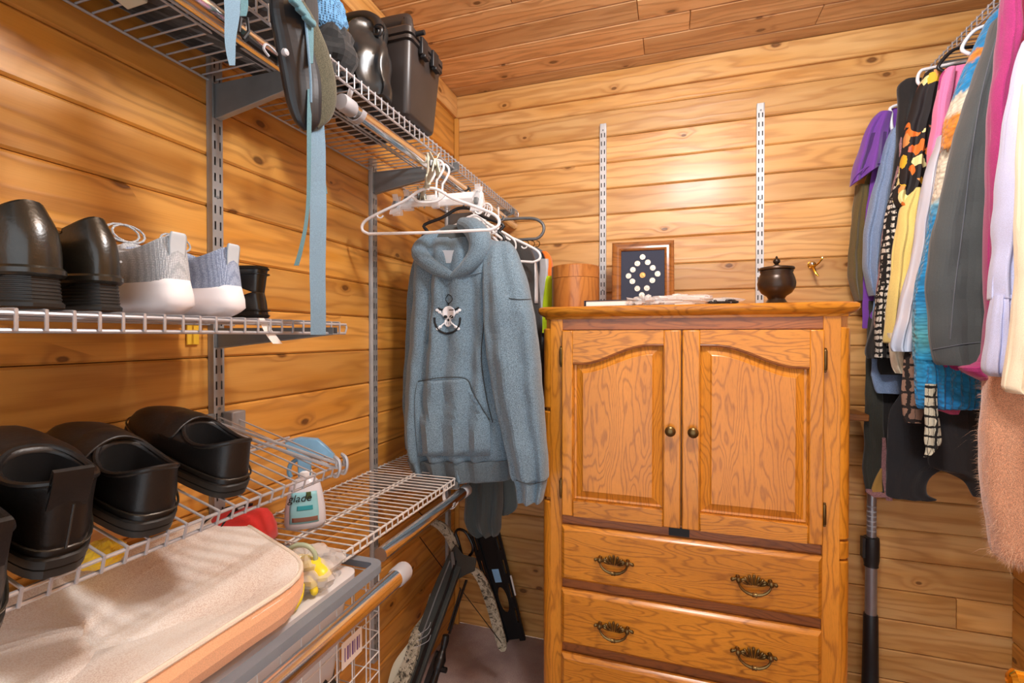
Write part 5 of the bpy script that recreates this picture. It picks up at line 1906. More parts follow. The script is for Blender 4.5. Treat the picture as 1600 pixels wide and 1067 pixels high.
MB().lathe([(.006, -.01), (.006, .02)], (bx1 + .022, by0 + .01, bz1 + .01), 12, 'x').obj('tie_ring', M['black'], root)

# black dry bag, glossy coated cloth
M['drybag'] = plain('black_coated_cloth', srgb(42, 42, 42), .28, vary=.15)
M['yel'] = fabric('bright_yellow_cloth', srgb(246, 206, 50), heather=.02)
root = thing('dry_bag', 'glossy black roll-top dry bag leaning against the black box', 'bag', (-.72, 1.0, ZU))
rows = []
for z, cx, hw, cy, hd_ in ((ZU + .002, -.735, .105, .975, .045), (ZU + .03, -.735, .115, .975, .055), (ZU + .09, -.735, .112, .980, .058), (ZU + .14, -.73, .098, .990, .050), (ZU + .175, -.725, .080, .995, .034), (ZU + .195, -.72, .066, .998, .014)):
    rows.append((Vector((cx, cy, z)), Vector((hw, .0, 0)), Vector((0, hd_, 0))))
b_ = drape(rows, M_=50, n=80, amp=.006, k=4, seed=41, wr=.016, grow=False).obj('body', M['drybag'], root, angle=30)
MB().tube(smooth_path([(-.78, .985, ZU + .198), (-.74, .985, ZU + .208), (-.69, .985, ZU + .205), (-.66, .985, ZU + .188), (-.648, .98, ZU + .165)], 24), .013, 12).obj('rolled_top', M['black'], root)
MB().tube(smooth_path([(-.655, .975, ZU + .168), (-.636, .972, ZU + .158), (-.642, .972, ZU + .145), (-.66, .975, ZU + .15)], 14), .0045, 8, closed=True).obj('buckle', M['black'], root)
o = drape([(Vector((-.80, .965, ZU + .20)), Vector((.03, 0, 0)), Vector((0, .02, 0))), (Vector((-.79, .96, ZU + .16)), Vector((.04, 0, 0)), Vector((0, .03, 0))), (Vector((-.80, .95, ZU + .10)), Vector((.04, 0, 0)), Vector((0, .03, 0))), (Vector((-.80, .95, ZU + .004)), Vector((.035, 0, 0)), Vector((0, .03, 0)))], seed=42, M_=24, n=40).obj('yellow_pouch', M['yel'], angle=0)
tag(recentre(o), 'bright yellow cloth pouch tucked between blue mesh bag and dry bag', 'pouch')

# backpack lying on the shelf with belt and straps hanging down
M['pack'] = fabric('black_pack_nylon', srgb(34, 36, 38), heather=.1, bump=.3)
M['packg'] = fabric('olive_grey_pack_cloth', srgb(82, 80, 62), heather=.2)
M['sheen'] = plain('smooth_black_padding', srgb(30, 32, 36), .35, vary=.1)
M['web'] = fabric('blue_grey_webbing', srgb(112, 146, 170), heather=.08, weave=1200, bump=.5)
M['teal'] = fabric('teal_webbing', srgb(84, 128, 140), heather=.08, weave=1200, bump=.5)


def mesh_blue():
    t = NT('blue_net_cloth')
    v = t.coord()
    nd = t.n('ShaderNodeTexVoronoi', feature='F1')
    nd.inputs['Scale'].default_value = 210
    nd.inputs['Randomness'].default_value = .1
    t.l(v, nd.inputs['Vector'])
    t.col(t.ramp(nd.outputs['Distance'], [(.25, srgb(36, 60, 84)), (.5, srgb(96, 150, 196))]))
    t.bump(nd.outputs['Distance'], .7, .002)
    t.set(Roughness=.8)
    return t.m


M['net'] = mesh_blue()
root = thing('backpack', 'black hiking backpack on the upper shelf with padded belt and blue straps hanging down', 'backpack', (-.72, .62, ZU))
rows = []
for y_, hw, hz_ in ((.05, .08, .05), (.12, .13, .09), (.30, .145, .12), (.50, .145, .13), (.68, .14, .12), (.80, .11, .08), (.85, .06, .04)):
    rows.append((Vector((-.785, y_, ZU + hz_ + .004)), Vector((hw, 0, 0)), Vector((0, 0, hz_))))
drape(rows, M_=50, n=60, amp=.006, k=3, seed=51, wr=.006, grow=False, sq=.45).obj('pack_body', M['pack'], root, angle=0)


def belt(pts, wd, tk, name, mat, n=40):
    """padded strap: path points with width direction along the view-facing y axis"""
    q = catmull([tuple(p) + (w_, t_) for p, w_, t_ in zip(pts, wd, tk)], n)
    rings = []
    for i, r in enumerate(q):
        p = Vector(r[:3])
        a = Vector(q[max(i - 1, 0)][:3])
        b = Vector(q[min(i + 1, n - 1)][:3])
        t = (b - a).normalized()
        side = t.cross(Vector((1.0, -.55, 0)).normalized()).normalized()
        out = side.cross(t).normalized()
        ring = []
        for j in range(24):
            an = 2 * pi * j / 24
            u = abs(cos(an)) ** .7 * (1 if cos(an) >= 0 else -1)
            v_ = abs(sin(an)) ** .8 * (1 if sin(an) >= 0 else -1)
            ring.append(p + side * u * r[3] + out * v_ * r[4])
        rings.append(ring)
    return MB().loft(rings).obj(name, mat, root, angle=0)


XB = -.585
B = lambda x, y, dx=0: PX(x, y, XB + dx)
belt([B(452, -40), B(450, 20), B(461, 70), B(472, 120), B(476, 160), B(480, 190), B(482, 205)], [.026, .028, .032, .034, .030, .022, .008], [.012, .014, .014, .014, .014, .012, .006], 'padded_belt', M['sheen'])
belt([B(462, 5, .008), B(476, 40, .010), B(488, 80, .012), B(497, 120, .012), B(500, 150, .012), B(498, 175, .010), B(490, 196, .006)], [.014, .022, .028, .030, .028, .022, .008], [.010, .011, .012, .012, .012, .010, .005], 'belt_wing', M['packg'])
MB().tube(smooth_path([B(476, 20, .02), B(481, 70, .026), B(485, 120, .026), B(486, 160, .024)], 24), .002, 6).obj('belt_piping', M['web'], root)


def ribbon(px, X, wpx, name, mat, par, n=40, tk=.0014, tilt=0):
    """webbing whose picture columns are given, at its own distance X from the wall"""
    q = catmull([(a, b, w_, X + (d_ if d_ else 0)) for (a, b, w_, d_) in px], n)
    rings = []
    for a, b, w_, xx in q:
        l, r = PX(a - w_ / 2, b, xx), PX(a + w_ / 2, b, xx + tilt)
        o_ = Vector((tk, -tk, 0))
        rings.append([l, r, r + o_, l + o_])
    return MB().loft(rings).obj(name, mat, par, angle=30)


XS = -.588
ribbon([(493, 137, 18, .01), (494, 180, 22, .006), (496, 230, 25, .004), (496, 290, 26, 0), (497, 330, 26, .002), (496, 420, 25, .004), (497, 480, 24, .006), (497, 523, 24, .004)], XS, 0, 'long_strap', M['web'], root)
ribbon([(484, 140, 7, .016), (483, 200, 7, .014), (482, 300, 6, .01), (478, 350, 6, .008), (470, 390, 7, .006), (463, 415, 8, .004)], XS, 0, 'thin_strap', M['teal'], root)
ribbon([(503, 200, 5, -.006), (505, 270, 5, -.008), (509, 303, 5, -.008)], XS, 0, 'strap_tail', M['teal'], root)
ribbon([(362, -20, 26, 0), (363, 20, 24, 0), (360, 60, 18, 0), (361, 85, 14, 0), (363, 103, 9, 0)], -.60, 0, 'short_strap', M['web'], root)
ribbon([(381, -10, 12, 0), (382, 10, 12, 0), (380, 26, 10, 0)], -.615, 0, 'clip_strap', M['teal'], root)
MB().tube([PX(a, b, -.615) for a, b in ((376, 28), (373, 50), (380, 60), (388, 50), (386, 28))], .0028, 6, closed=True).obj('clip', M['black'], root)
MB().tube(smooth_path([PX(385, 60, -.62), PX(405, 75, -.62), PX(430, 92, -.62), PX(436, 100, -.62)], 14), .006, 8).obj('side_strap', M['black'], root)
for q in (0, 1, 2):
    c = PX(462 + q * 10, 6 + q * 13, -.556)
    MB().box(c.x - .004, c.y - .013, c.z - .005, c.x + .006, c.y + .013, c.z + .005).obj('ladder_buckle_bar', M['teal'], root, bevel=.003)
ribbon([(455, -10, 14, 0), (470, 12, 14, 0), (482, 32, 12, 0), (486, 60, 8, 0), (487, 100, 4, 0)], -.562, 0, 'buckle_strap', M['teal'], root)
MB().tube(smooth_path([PX(420, 88, -.60), PX(412, 76, -.60), PX(418, 70, -.60), PX(438, 90, -.60), PX(440, 98, -.60)], 18), .002, 6).obj('wire_loop', M['cap'], root)
MB().lathe([(.004, -.004), (.006, 0), (.005, .004), (.002, .005)], PX(445, 82, -.575), 12, 'x').obj('grey_stud', M['cap'], root)
ribbon([(436, 40, 10, 0), (440, 90, 14, 0), (448, 130, 12, 0), (452, 165, 5, 0)], -.61, 0, 'teal_edge', M['teal'], root)

# blue mesh bag with black base beside it
root = thing('mesh_sack', 'blue net sack with black base on the upper shelf behind the belt', 'bag', (-.70, .90, ZU))
c = PY(497, 28, .86)
mb = MB()
crumple(mb, (c.x, .87, c.z), .055, .050, .052, 2.2, amp=.18)
mb.obj('net_top', M['net'], root, angle=0)
mb = MB()
crumple(mb, (c.x - .0, .885, ZU + .066), .065, .055, .064, 5.2, amp=.2)
mb.obj('base', M['pack'], root, angle=0)
# pale corner of a paper bag near the camera
o = MB().plate([(0, 0), (.05, .01), (.045, .04), (-.01, .03)], [], lambda x, y, h: PX(172, -6, -.84) + Vector((x * .6, y, x * .2 + h)), .02).obj('paper_packet', M['beige'], bevel=.002)
tag(recentre(o), 'small pale paper packet lying on the upper shelf at the top edge', 'packet')
root = thing('duffel_bag', 'dark duffel bag lying on the upper shelf above the near wall boards', 'bag', (-.80, -.1, ZU))
rows = []
for y_, hw, hz_ in ((-.35, .06, .05), (-.32, .13, .09), (-.15, .14, .10), (-.02, .13, .09), (.02, .06, .05)):
    rows.append((Vector((-.785, y_, ZU + hz_ + .004)), Vector((hw, 0, 0)), Vector((0, 0, hz_))))
drape(rows, M_=30, n=44, seed=52, wr=.006, grow=False).obj('bag_body', M['pack'], root, angle=0)
MB().tube(smooth_path([(-.66, -.25, ZU + .1), (-.64, -.2, ZU + .05), (-.64, -.1, ZU + .05), (-.66, -.05, ZU + .1)], 16), .006, 8).obj('grab_handle', M['web'], root)

# ================================================================== tags and small pieces, left
o = ribbon([(408, 497, 9, 0), (415, 510, 12, 0), (424, 524, 15, 0), (434, 537, 15, 0)], -.64, 0, 'paper_tag', M['pages'], None, n=12, tk=.0006)
tag(recentre(o), 'white paper tag slipped over the front rail of the eye level shelf', 'tag')
o = ribbon([(508, 507, 14, 0), (515, 507, 14, 0), (528, 506, 14, 0)], -.655, 0, 'teal_strap_end', M['teal'], None, n=8, tk=.002)
tag(recentre(o), 'teal strap end lying in the right end of the eye level shelf', 'strap')
p = PX(315, 512, XL + .03)
o = MB().box(XL + .002, p.y - .012, p.z - .035, XL + .006, p.y + .014, p.z + .02).obj('yellow_tag', plain('yellow_sticker', srgb(240, 190, 50), .6), bevel=.001)
tag(recentre(o), 'small yellow sticker on the left wall under the eye level shelf', 'sticker')

# three long metal hanger rods with looped ends lying on the sloping shelf
for i, (dy, lb) in enumerate(((0, 'grey metal slide hook lying on the sloping shelf, furthest along'), (-.022, 'grey metal slide hook lying second along on the sloping shelf'))):
    root = thing('slide_hook', lb, 'hook', (-.8, .78 + dy, 1.13), 'metal slide hooks on the sloping shelf')
    y0 = .80 + dy
    xa, xb_ = XL + .03, XF + .012
    for s_ in (0,):
        a = Vector((xa, y0 + s_ - .05, slope(xa) + .004))
        b = Vector((xb_ - .004, y0 + s_, slope(xb_) + .004))
        pts = [a, a.lerp(b, .5), b] + [b + Vector((.006 + .010 * sin(radians(t_)), .0, .010 - .010 * cos(radians(t_)) - .0)) for t_ in (60, 110, 160)] + [b + Vector((.020, 0, .012)), b + Vector((.022, 0, -.004)), b + Vector((.016, 0, -.018)), b + Vector((.008, 0, -.018))]
        MB().tube(smooth_path(pts, 50), .0033, 8).obj('rod', M['wire'], root)
    MB().box(xa - .004, y0 - .056, slope(xa) - .002, xa + .006, y0 - .034, slope(xa) + .014).obj('end_plate', M['greyd'], root, bevel=.002)

# ================================================================== spray bottle
M['milky'] = plain('milky_bottle_plastic', srgb(226, 228, 238), .3, vary=.01)
M['milky'].node_tree.nodes['Principled BSDF'].inputs['Alpha'].default_value = .93
M['aqua'] = plain('aqua_label', srgb(150, 214, 226), .5, vary=.04)
M['teall'] = plain('teal_label_band', srgb(40, 160, 176), .5)
M['bluep'] = plain('blue_trigger_plastic', srgb(120, 176, 216), .3, vary=.1)
M['bluep'].node_tree.nodes['Principled BSDF'].inputs['Alpha'].default_value = .9
zb = .900
bc = Vector((-.800, .905, zb))
yaw_b = radians(-42)
root = thing('spray_bottle', 'milky air freshener spray bottle with blue trigger under the sloping shelf', 'bottle', tuple(bc))
BT = Matrix.Translation(bc) @ Matrix.Rotation(radians(38), 4, 'Z')


def bt(x, y, z):
    return BT @ Vector((x, y, z))


rings = []
for z, a, b in ((0, .036, .022), (.003, .042, .026), (.012, .045, .029), (.045, .043, .028), (.080, .037, .026), (.100, .032, .023), (.110, .022, .018), (.116, .013, .013), (.128, .013, .013)):
    ring = []
    for j in range(32):
        t_ = 2 * pi * j / 32
        ring.append(bt(a * abs(cos(t_)) ** .8 * (1 if cos(t_) > 0 else -1), b * abs(sin(t_)) ** .8 * (1 if sin(t_) > 0 else -1), z))
    rings.append(ring)
MB().loft(rings).obj('bottle', M['milky'], root, angle=50)
# label, printed band and word on the front (-y side of the bottle)


def lab(x0, x1, z0, z1, d, name, mat, par=None):
    vs, fs = [], []
    n, m = 12, 8
    for i in range(m + 1):
        z = lerp(z0, z1, i / m)
        sc = 1 if z < .045 else lerp(1, .86, (z - .045) / .04)
        for j in range(n + 1):
            x = lerp(x0, x1, j / n) * sc
            q = min(abs(x) / (.0445 * sc), .98)
            y = -.0287 * sc * (1 - q ** 2.5) ** .42
            vs.append(bt(x, y - d, z))
    for i in range(m):
        for j in range(n):
            a = i * (n + 1) + j
            fs.append((a, a + 1, a + n + 2, a + n + 1))
    return MB().add(vs, fs).obj(name, mat, root, solid=.0003)


lab(-.032, .030, .016, .086, .0008, 'label', M['aqua'])
lab(-.016, .018, .046, .056, .0014, 'label_band', M['teall'])
lab(-.026, .028, .020, .030, .0014, 'label_picture', plain('brown_label_print', srgb(140, 96, 80), .6))
lab(.004, .016, .070, .086, .0014, 'label_badge', plain('dark_green_badge', srgb(70, 90, 40), .6))


def text_on(word, size, fn, name, mat, parent, depth=.0004):
    cu = bpy.data.curves.new(name, 'FONT')
    cu.body = word
    cu.size = size
    cu.extrude = depth
    cu.align_x = 'CENTER'
    cu.shear = .25
    to = bpy.data.objects.new('tmp', cu)
    C.objects.link(to)
    me = bpy.data.meshes.new_from_object(to)
    bpy.data.objects.remove(to)
    for v in me.vertices:
        v.co = fn(v.co.x, v.co.y, v.co.z)
    me.materials.clear()
    me.materials.append(mat)
    return link(name, me, parent)


text_on('glade', .024, lambda x, y, h: bt(x - .010, -.0296 + abs(x) * .10 - h, .066 + y), 'label_word', M['prb'], root)
# trigger head
hp_ = [(.000, .116), (.013, .118), (.014, .150), (.030, .158), (.058, .150), (.066, .158), (.050, .178), (.028, .200), (-.010, .206), (-.042, .200), (-.036, .176), (-.016, .160), (-.014, .118)]
MB().plate(hp_, [], lambda x, z, h: bt(x, -.012 + h, z), .024).obj('trigger_head', M['bluep'], root, bevel=.004)
MB().tube(smooth_path([bt(-.014, 0, .158), bt(-.030, 0, .146), bt(-.034, 0, .128), bt(-.030, 0, .116)], 12), .005, 8).obj('trigger', M['bluep'], root)
MB().lathe([(.015, .112), (.016, .114), (.016, .128), (.013, .131)], tuple(bc), 20).obj('collar', M['white'], root)

# red zip pouch
M['red'] = fabric('red_nylon', srgb(206, 40, 34), heather=.05, bump=.3)
pc_ = Vector((-.865, .790, .900))
root = thing('zip_pouch', 'red nylon zip pouch with black zip beside the pale mesh bag', 'pouch', tuple(pc_))
mb = MB()
rings = []
for z, a, b in ((0, .060, .038), (.006, .066, .045), (.030, .064, .046), (.052, .056, .040), (.066, .046, .028), (.072, .030, .014)):
    ring = []
    for j in range(36):
        t_ = 2 * pi * j / 36
        u = abs(cos(t_)) ** .5 * (1 if cos(t_) > 0 else -1)
        v_ = abs(sin(t_)) ** .5 * (1 if sin(t_) > 0 else -1)
        q = Vector((a * u, b * v_, z))
        q += Vector((1, 1, 1)) * noise.noise(q * 40) * .003
        ring.append(pc_ + Matrix.Rotation(radians(12), 3, 'Z') @ q)
    rings.append(ring)
mb.loft(rings).obj('body', M['red'], root, angle=60)
zp = smooth_path([pc_ + Vector((-.01, -.046, .008)), pc_ + Vector((-.008, -.044, .040)), pc_ + Vector((.000, -.026, .070)), pc_ + Vector((.004, .0, .078)), pc_ + Vector((.008, .02, .074))], 22)
MB().tube(zp, .0045, 6, flat=.5).obj('zip', M['blkmetal'], root)
MB().tube(smooth_path([zp[14], zp[14] + Vector((-.02, -.012, .002)), zp[8] + Vector((-.035, -.02, 0)), zp[5] + Vector((-.04, -.02, -.01))], 16), .0022, 6).obj('zip_pull', M['blkmetal'], root)
MB().box(pc_.x + .001, pc_.y - .014, pc_.z + .075, pc_.x + .009, pc_.y + .000, pc_.z + .079).obj('slider', M['silver'], root, bevel=.001)

# yellow packets glimpsed below the clogs
o = MB()
crumple(o, PZ(160, 866, .985), .03, .03, .022, 7.7, amp=.2)
o = o.obj('yellow_packet', M['yel'], angle=0)
tag(recentre(o), 'yellow packet under the sloping shelf, glimpsed below the clogs', 'packet')

# ================================================================== pale mesh storage bag
def net_mat():
    t = NT('pale_pink_net_cloth')
    v = t.coord()
    nd = t.n('ShaderNodeTexVoronoi', feature='F1')
    nd.inputs['Scale'].default_value = 520
    nd.inputs['Randomness'].default_value = .9
    t.l(v, nd.inputs['Vector'])
    big = t.noise(v, 7, 2)
    base = t.ramp(big, [(.35, srgb(246, 234, 222)), (.6, srgb(252, 248, 242))])
    dk = t.ramp(big, [(.35, srgb(222, 200, 186)), (.6, srgb(242, 234, 224))])
    t.col(t.mix(t.math('GREATER_THAN', nd.outputs['Distance'], .52), base, dk))
    t.set(Roughness=.8, Sheen_Weight=.2)
    t.bump(nd.outputs['Distance'], .12, .0005)
    return t.m


M['netp'] = net_mat()
M['peach'] = fabric('peach_cloth_side', srgb(246, 190, 146), heather=.05)
M['piping'] = fabric('cream_piping', srgb(240, 226, 208), heather=.04)
root = thing('mesh_storage_bag', 'large pale mesh topped storage bag with peach sides, nearest the camera', 'bag', (-.76, .45, .86))
# corner outline of the top, in world metres
c1, c2, c3, c4 = PZ(344, 836, .945), PZ(488, 912, .925), PZ(130, 1085, .925), PZ(-260, 1085, .945)
c1.x = max(c1.x, XL + .015)


def bag_outline(ins, z_off):
    P4 = [c1, c2, c3 + (c3 - c2) * .35, c4 + (c3 - c2) * .0]
    P4 = [Vector((-.925, .80, .955)), Vector((-.585, .690, .930)), Vector((-.597, .14, .930)), Vector((-.925, .14, .955))]
    cen = sum(P4, Vector()) / 4
    out = []
    rad_ = .075
    for i, p in enumerate(P4):
        a, b = P4[i - 1], P4[(i + 1) % 4]
        da, db = (a - p).normalized(), (b - p).normalized()
        r_ = (.05, .085, .06, .04)[i]
        for k in range(7):
            t_ = k / 6
            s0, s1 = p + da * r_, p + db * r_
            q = (1 - t_) ** 2 * s0 + 2 * t_ * (1 - t_) * p + t_ * t_ * s1
            out.append(q)
    # densify
    dense = []
    n = len(out)
    for i in range(n):
        a, b = out[i], out[(i + 1) % n]
        m = max(1, int((b - a).length / .025))
        for k in range(m):
            dense.append(a.lerp(b, k / m))
    res = []
    for q in dense:
        d = (cen - q)
        d.z = 0
        dn = d.normalized()
        v = q + dn * ins
        v.z += z_off
        res.append(v)
    return res


def sag(p, f):
    return .006 * noise.noise(Vector((p.x * 9, p.y * 7, 1))) * f + .0015 * noise.noise(Vector((p.x * 30, p.y * 26, 4))) * f - .010 * f


rings = []
for ins, dz in ((.0, .0), (.006, .005), (.03, .004), (.07, .000), (.11, -.004), (.15, -.006), (.19, -.006), (.22, -.007), (.25, -.008), (.28, -.008)):
    ring = bag_outline(ins if ins < .16 else .16, dz)
    if ins > .16:
        cen = sum(ring, Vector()) / len(ring)
        ring = [cen.lerp(q, {.19: .7, .22: .45, .25: .22, .28: .05}[ins]) for q in ring]
    f = min(ins / .08, 1)
    rings.append([q + Vector((0, 0, sag(q, f))) for q in ring])
MB().loft(rings, cap0=False).obj('mesh_top', M['netp'], root, angle=0)
side = []
for ins, dz in ((.001, .0), (-.004, -.018), (-.002, -.038), (.008, -.056), (.02, -.062)):
    ring = bag_outline(ins, dz)
    side.append([q + Vector((0, 0, noise.noise(q * 16) * .004)) for q in ring])
MB().loft(side, cap0=False).obj('cloth_side', M['peach'], root, angle=0)
for dz, r_ in ((.002, .0042), (-.010, .0022)):
    MB().tube([q + Vector((0, 0, dz)) for q in bag_outline(.001, 0)], r_, 8, closed=True).obj('piping', M['piping'], root)

# ================================================================== wire basket with grey rim, clear bin inside
M['rim'] = plain('blue_grey_plastic_rim', srgb(128, 138, 150), .4, vary=.03)
X0_, X1_, Y0_, Y1_, ZR = XL + .02, -.570, .10, .885, .862
root = thing('pull_out_basket', 'wire basket with blue grey rim under the pale mesh bag', 'basket', (-.77, .5, .55))
rings = []
for e, z in ((0, ZR), (.0, ZR - .016), (.012, ZR - .018), (.014, ZR - .004), (.02, ZR)):
    rings.append(rrect(X0_ + e, X1_ - e, Y0_ + e, Y1_ - e, z, max(.03 - e, .01), 6))
MB().loft(rings, loop=True).obj('rim', M['rim'], root, angle=40)
rings = []
for e, z in ((.021, ZR - .003), (.024, ZR - .012), (.026, ZR - .045), (.030, ZR - .048)):
    rings.append(rrect(X0_ + e, X1_ - e, Y0_ + e, Y1_ - e, z, .02, 6))
gz = ZR - .02
wm_v = MB().tube([(0, 0, 0), (0, 0, -.30)], .0014, 6).mesh('basket_wire', M['wirew'], 60)
cnt = 0
for y_ in [Y1_ - .012 - i * .045 for i in range(17)]:
    for x_ in (X1_ - .012, X0_ + .012):
        o = bpy.data.objects.new('basket_wire', wm_v)
        C.objects.link(o)
        o.parent = root
        o.matrix_parent_inverse = Matrix.Translation(-root.location)
        o.location = (x_, y_, gz)
for x_ in [X0_ + .04 + i * .04 for i in range(8)]:
    o = bpy.data.objects.new('basket_wire', wm_v)
    C.objects.link(o)
    o.parent = root
    o.matrix_parent_inverse = Matrix.Translation(-root.location)
    o.location = (x_, Y1_ - .012, gz)
for z_ in [gz - .002 - i * .042 for i in range(8)]:
    MB().tube([(X0_ + .012, Y0_, z_), (X0_ + .012, Y1_ - .012, z_), (X1_ - .012, Y1_ - .012, z_), (X1_ - .012, Y0_, z_)], .0014, 6).obj('basket_ring', M['wirew'], root)
# clear storage bin with a lid inside the basket
M['lidp'] = clear_mat('cloudy_lid_plastic', (.90, .90, .92), .82, .2)
root = thing('storage_bin', 'cloudy clear plastic bin with lid sitting inside the grey rimmed basket', 'bin', (-.75, .6, .66))
lx0, lx1, ly0, ly1, lz = -.885, -.610, .42, .850, .856
MB().loft([rrect(lx0, lx1, ly0, ly1, lz - .012, .03, 6), rrect(lx0, lx1, ly0, ly1, lz - .002, .03, 6), rrect(lx0 + .004, lx1 - .004, ly0 + .004, ly1 - .004, lz, .03, 6), rrect(lx0 + .02, lx1 - .02, ly0 + .02, ly1 - .02, lz, .025, 6),
           rrect(lx0 + .024, lx1 - .024, ly0 + .024, ly1 - .024, lz - .005, .025, 6)]).obj('lid', M['lidp'], root, angle=30)
MB().loft([rrect(lx0 + .04, lx1 - .04, ly0 + .04, ly1 - .04, lz - .004, .02, 6), rrect(lx0 + .044, lx1 - .044, ly0 + .044, ly1 - .044, lz + .001, .02, 6), rrect(lx0 + .048, lx1 - .048, ly0 + .048, ly1 - .048, lz + .001, .02, 6), rrect(lx0 + .050, lx1 - .050, ly0 + .050, ly1 - .050, lz - .004, .02, 6)], loop=True).obj('lid_ridge', M['lidp'], root, angle=30)
MB().loft([rrect(lx0 + .03, lx1 - .03, ly0 + .03, ly1 - .03, .655, .03, 6), rrect(lx0 + .008, lx1 - .008, ly0 + .008, ly1 - .008, lz - .013, .03, 6)], cap1=False).obj('body', M['lidp'], root, angle=30)
# contents seen through the lid
for c_, s_, mt, lb, nm in (((-.76, .72, .80), (.07, .05, .022), 'rosepink', 'pink cloth seen through the cloudy bin lid', 'folded_cloth'),
                           ((-.72, .62, .79), (.06, .07, .03), 'cream', 'pale cloth seen through the cloudy bin lid near its edge', 'folded_cloth')):
    mb = MB()
    crumple(mb, c_, *s_, c_[1] * 9, amp=.25)
    tag(recentre(mb.obj(nm, M[mt], angle=0)), lb, 'cloth')
# barcode label on the basket front
root = thing('barcode_label', 'white label with purple bars hanging on the basket wires below the rod', 'label', (-.6, .78, .75))
pl_ = lambda y, z, h: Vector((X1_ - .008 + h, y, z))
ya = PX(535, 985, X1_ - .006)
yb = PX(566, 950, X1_ - .006)
y0, y1_ = ya.y, yb.y
z0, z1 = .715, .765
MB().plate([(y0, z0), (y1_, z0), (y1_, z1), (y0, z1)], [], pl_, .001).obj('card', M['pages'], root)
M['purp'] = plain('purple_print', srgb(120, 92, 160), .6)
for i in range(7):
    yy_ = lerp(y0, y1_, .12 + i * .12)
    MB().plate([(yy_, z0 + .012), (yy_ + .0022 * (1 + i % 2), z0 + .012), (yy_ + .0022 * (1 + i % 2), z1 - .012), (yy_, z1 - .012)], [], lambda y, z, h: pl_(y, z, h + .0012), .0004).obj('bar', M['purp'], root)
# dark things lower in the basket
mb = MB()
crumple(mb, (-.72, .74, .60), .11, .12, .09, 4.4, amp=.2)
tag(recentre(mb.obj('dark_bag', M['pack'], angle=0)), 'black bag at the bottom of the wire basket behind its grid', 'bag')
mb = MB()
crumple(mb, (-.70, .50, .585), .10, .10, .07, 1.4, amp=.25)
tag(recentre(mb.obj('folded_cloth', M['rosepink'], angle=0)), 'pink cloth in the wire basket below the lower chrome rod', 'cloth')

# yellow glove in clear bag and green rubber ring near the mesh bag
root = thing('rubber_glove', 'yellow rubber glove in a clear bag on the cloudy bin lid', 'glove', (-.80, .79, .88))
M['glove'] = plain('yellow_rubber', srgb(248, 226, 60), .35, vary=.04)
b1 = [PZ(452, 878, .880), PZ(470, 878, .895), PZ(490, 882, .900), PZ(504, 894, .893), PZ(509, 905, .880)]
MB().tube(smooth_path(b1, 20), [.010] * 4 + [.014] * 8 + [.011] * 6 + [.008, .004], 12, flat=1.4).obj('cuff', M['glove'], root)
for a, b in (((478, 896), (492, 930)), ((484, 894), (488, 925)), ((470, 915), (455, 955))):
    MB().tube(smooth_path([PZ(a[0], a[1], .885), PZ((a[0] + b[0]) / 2 + 4, (a[1] + b[1]) / 2, .878), PZ(b[0], b[1], .862)], 10), [.007] * 8 + [.006, .003], 10).obj('finger', M['glove'], root)
mb = MB()
crumple(mb, PZ(478, 888, .885), .055, .055, .030, 6.6, amp=.5)
mb.obj('clear_wrap', M['film'], root, angle=20)
cr = PZ(470, 872, .915)
o = MB().tube([cr + Vector((.030 * cos(t_) * .9, .030 * cos(t_) * .3, .026 * sin(t_))) for t_ in [2 * pi * i / 26 for i in range(26)]], .0045, 10, closed=True).obj('rubber_ring', plain('pale_green_rubber', srgb(176, 190, 160), .4))
tag(recentre(o), 'pale green rubber ring standing behind the yellow glove', 'ring')

# ================================================================== crossbow leaning in the corner
M['camo'] = None


def camo():
    t = NT('birch_camouflage')
    v = t.coord()
    a = t.noise(v, 26, 4, .7, 1.2)
    b = t.noise(v, 90, 3, .6, .8)
    c = t.ramp(a, [(.36, srgb(60, 56, 46)), (.44, srgb(150, 144, 124)), (.56, srgb(186, 180, 162)), (.66, srgb(104, 92, 70))])
    c = t.mix(t.math('GREATER_THAN', b, .60), c, srgb(34, 32, 28))
    t.col(c)
    t.set(Roughness=.5)
    return t.m


M['camo'] = camo()
M['gun'] = plain('dark_green_grey_metal', srgb(64, 68, 66), .42, .3)
root = thing('crossbow', 'camouflage crossbow standing nose up against the left corner', 'crossbow', (-.62, 1.35, .0))


def cpt(x, y, Y):
    return PY(x, y, Y)


def bar(pts, wpx, Ys, tk, name, mat, n=30, bev=0):
    """bar following picture columns at given depths; wpx is its width"""
    q = catmull([(a, b, w_, Y) for (a, b), w_, Y in zip(pts, wpx, Ys)], n)
    rings = []
    for i, (a, b, w_, Y) in enumerate(q):
        a2, b2 = q[min(i + 1, n - 1)][:2] if i < n - 1 else (a, b)
        a1, b1 = q[max(i - 1, 0)][:2]
        tx, ty = a2 - a1, b2 - b1
        L = sqrt(tx * tx + ty * ty) or 1
        nx, ny = -ty / L, tx / L
        l, r = PY(a + nx * w_ / 2, b + ny * w_ / 2, Y), PY(a - nx * w_ / 2, b - ny * w_ / 2, Y)
        o_ = Vector((0, tk, 0))
        rings.append([l, r, r + o_, l + o_])
    return MB().loft(rings).obj(name, mat, root, bevel=bev, angle=30)


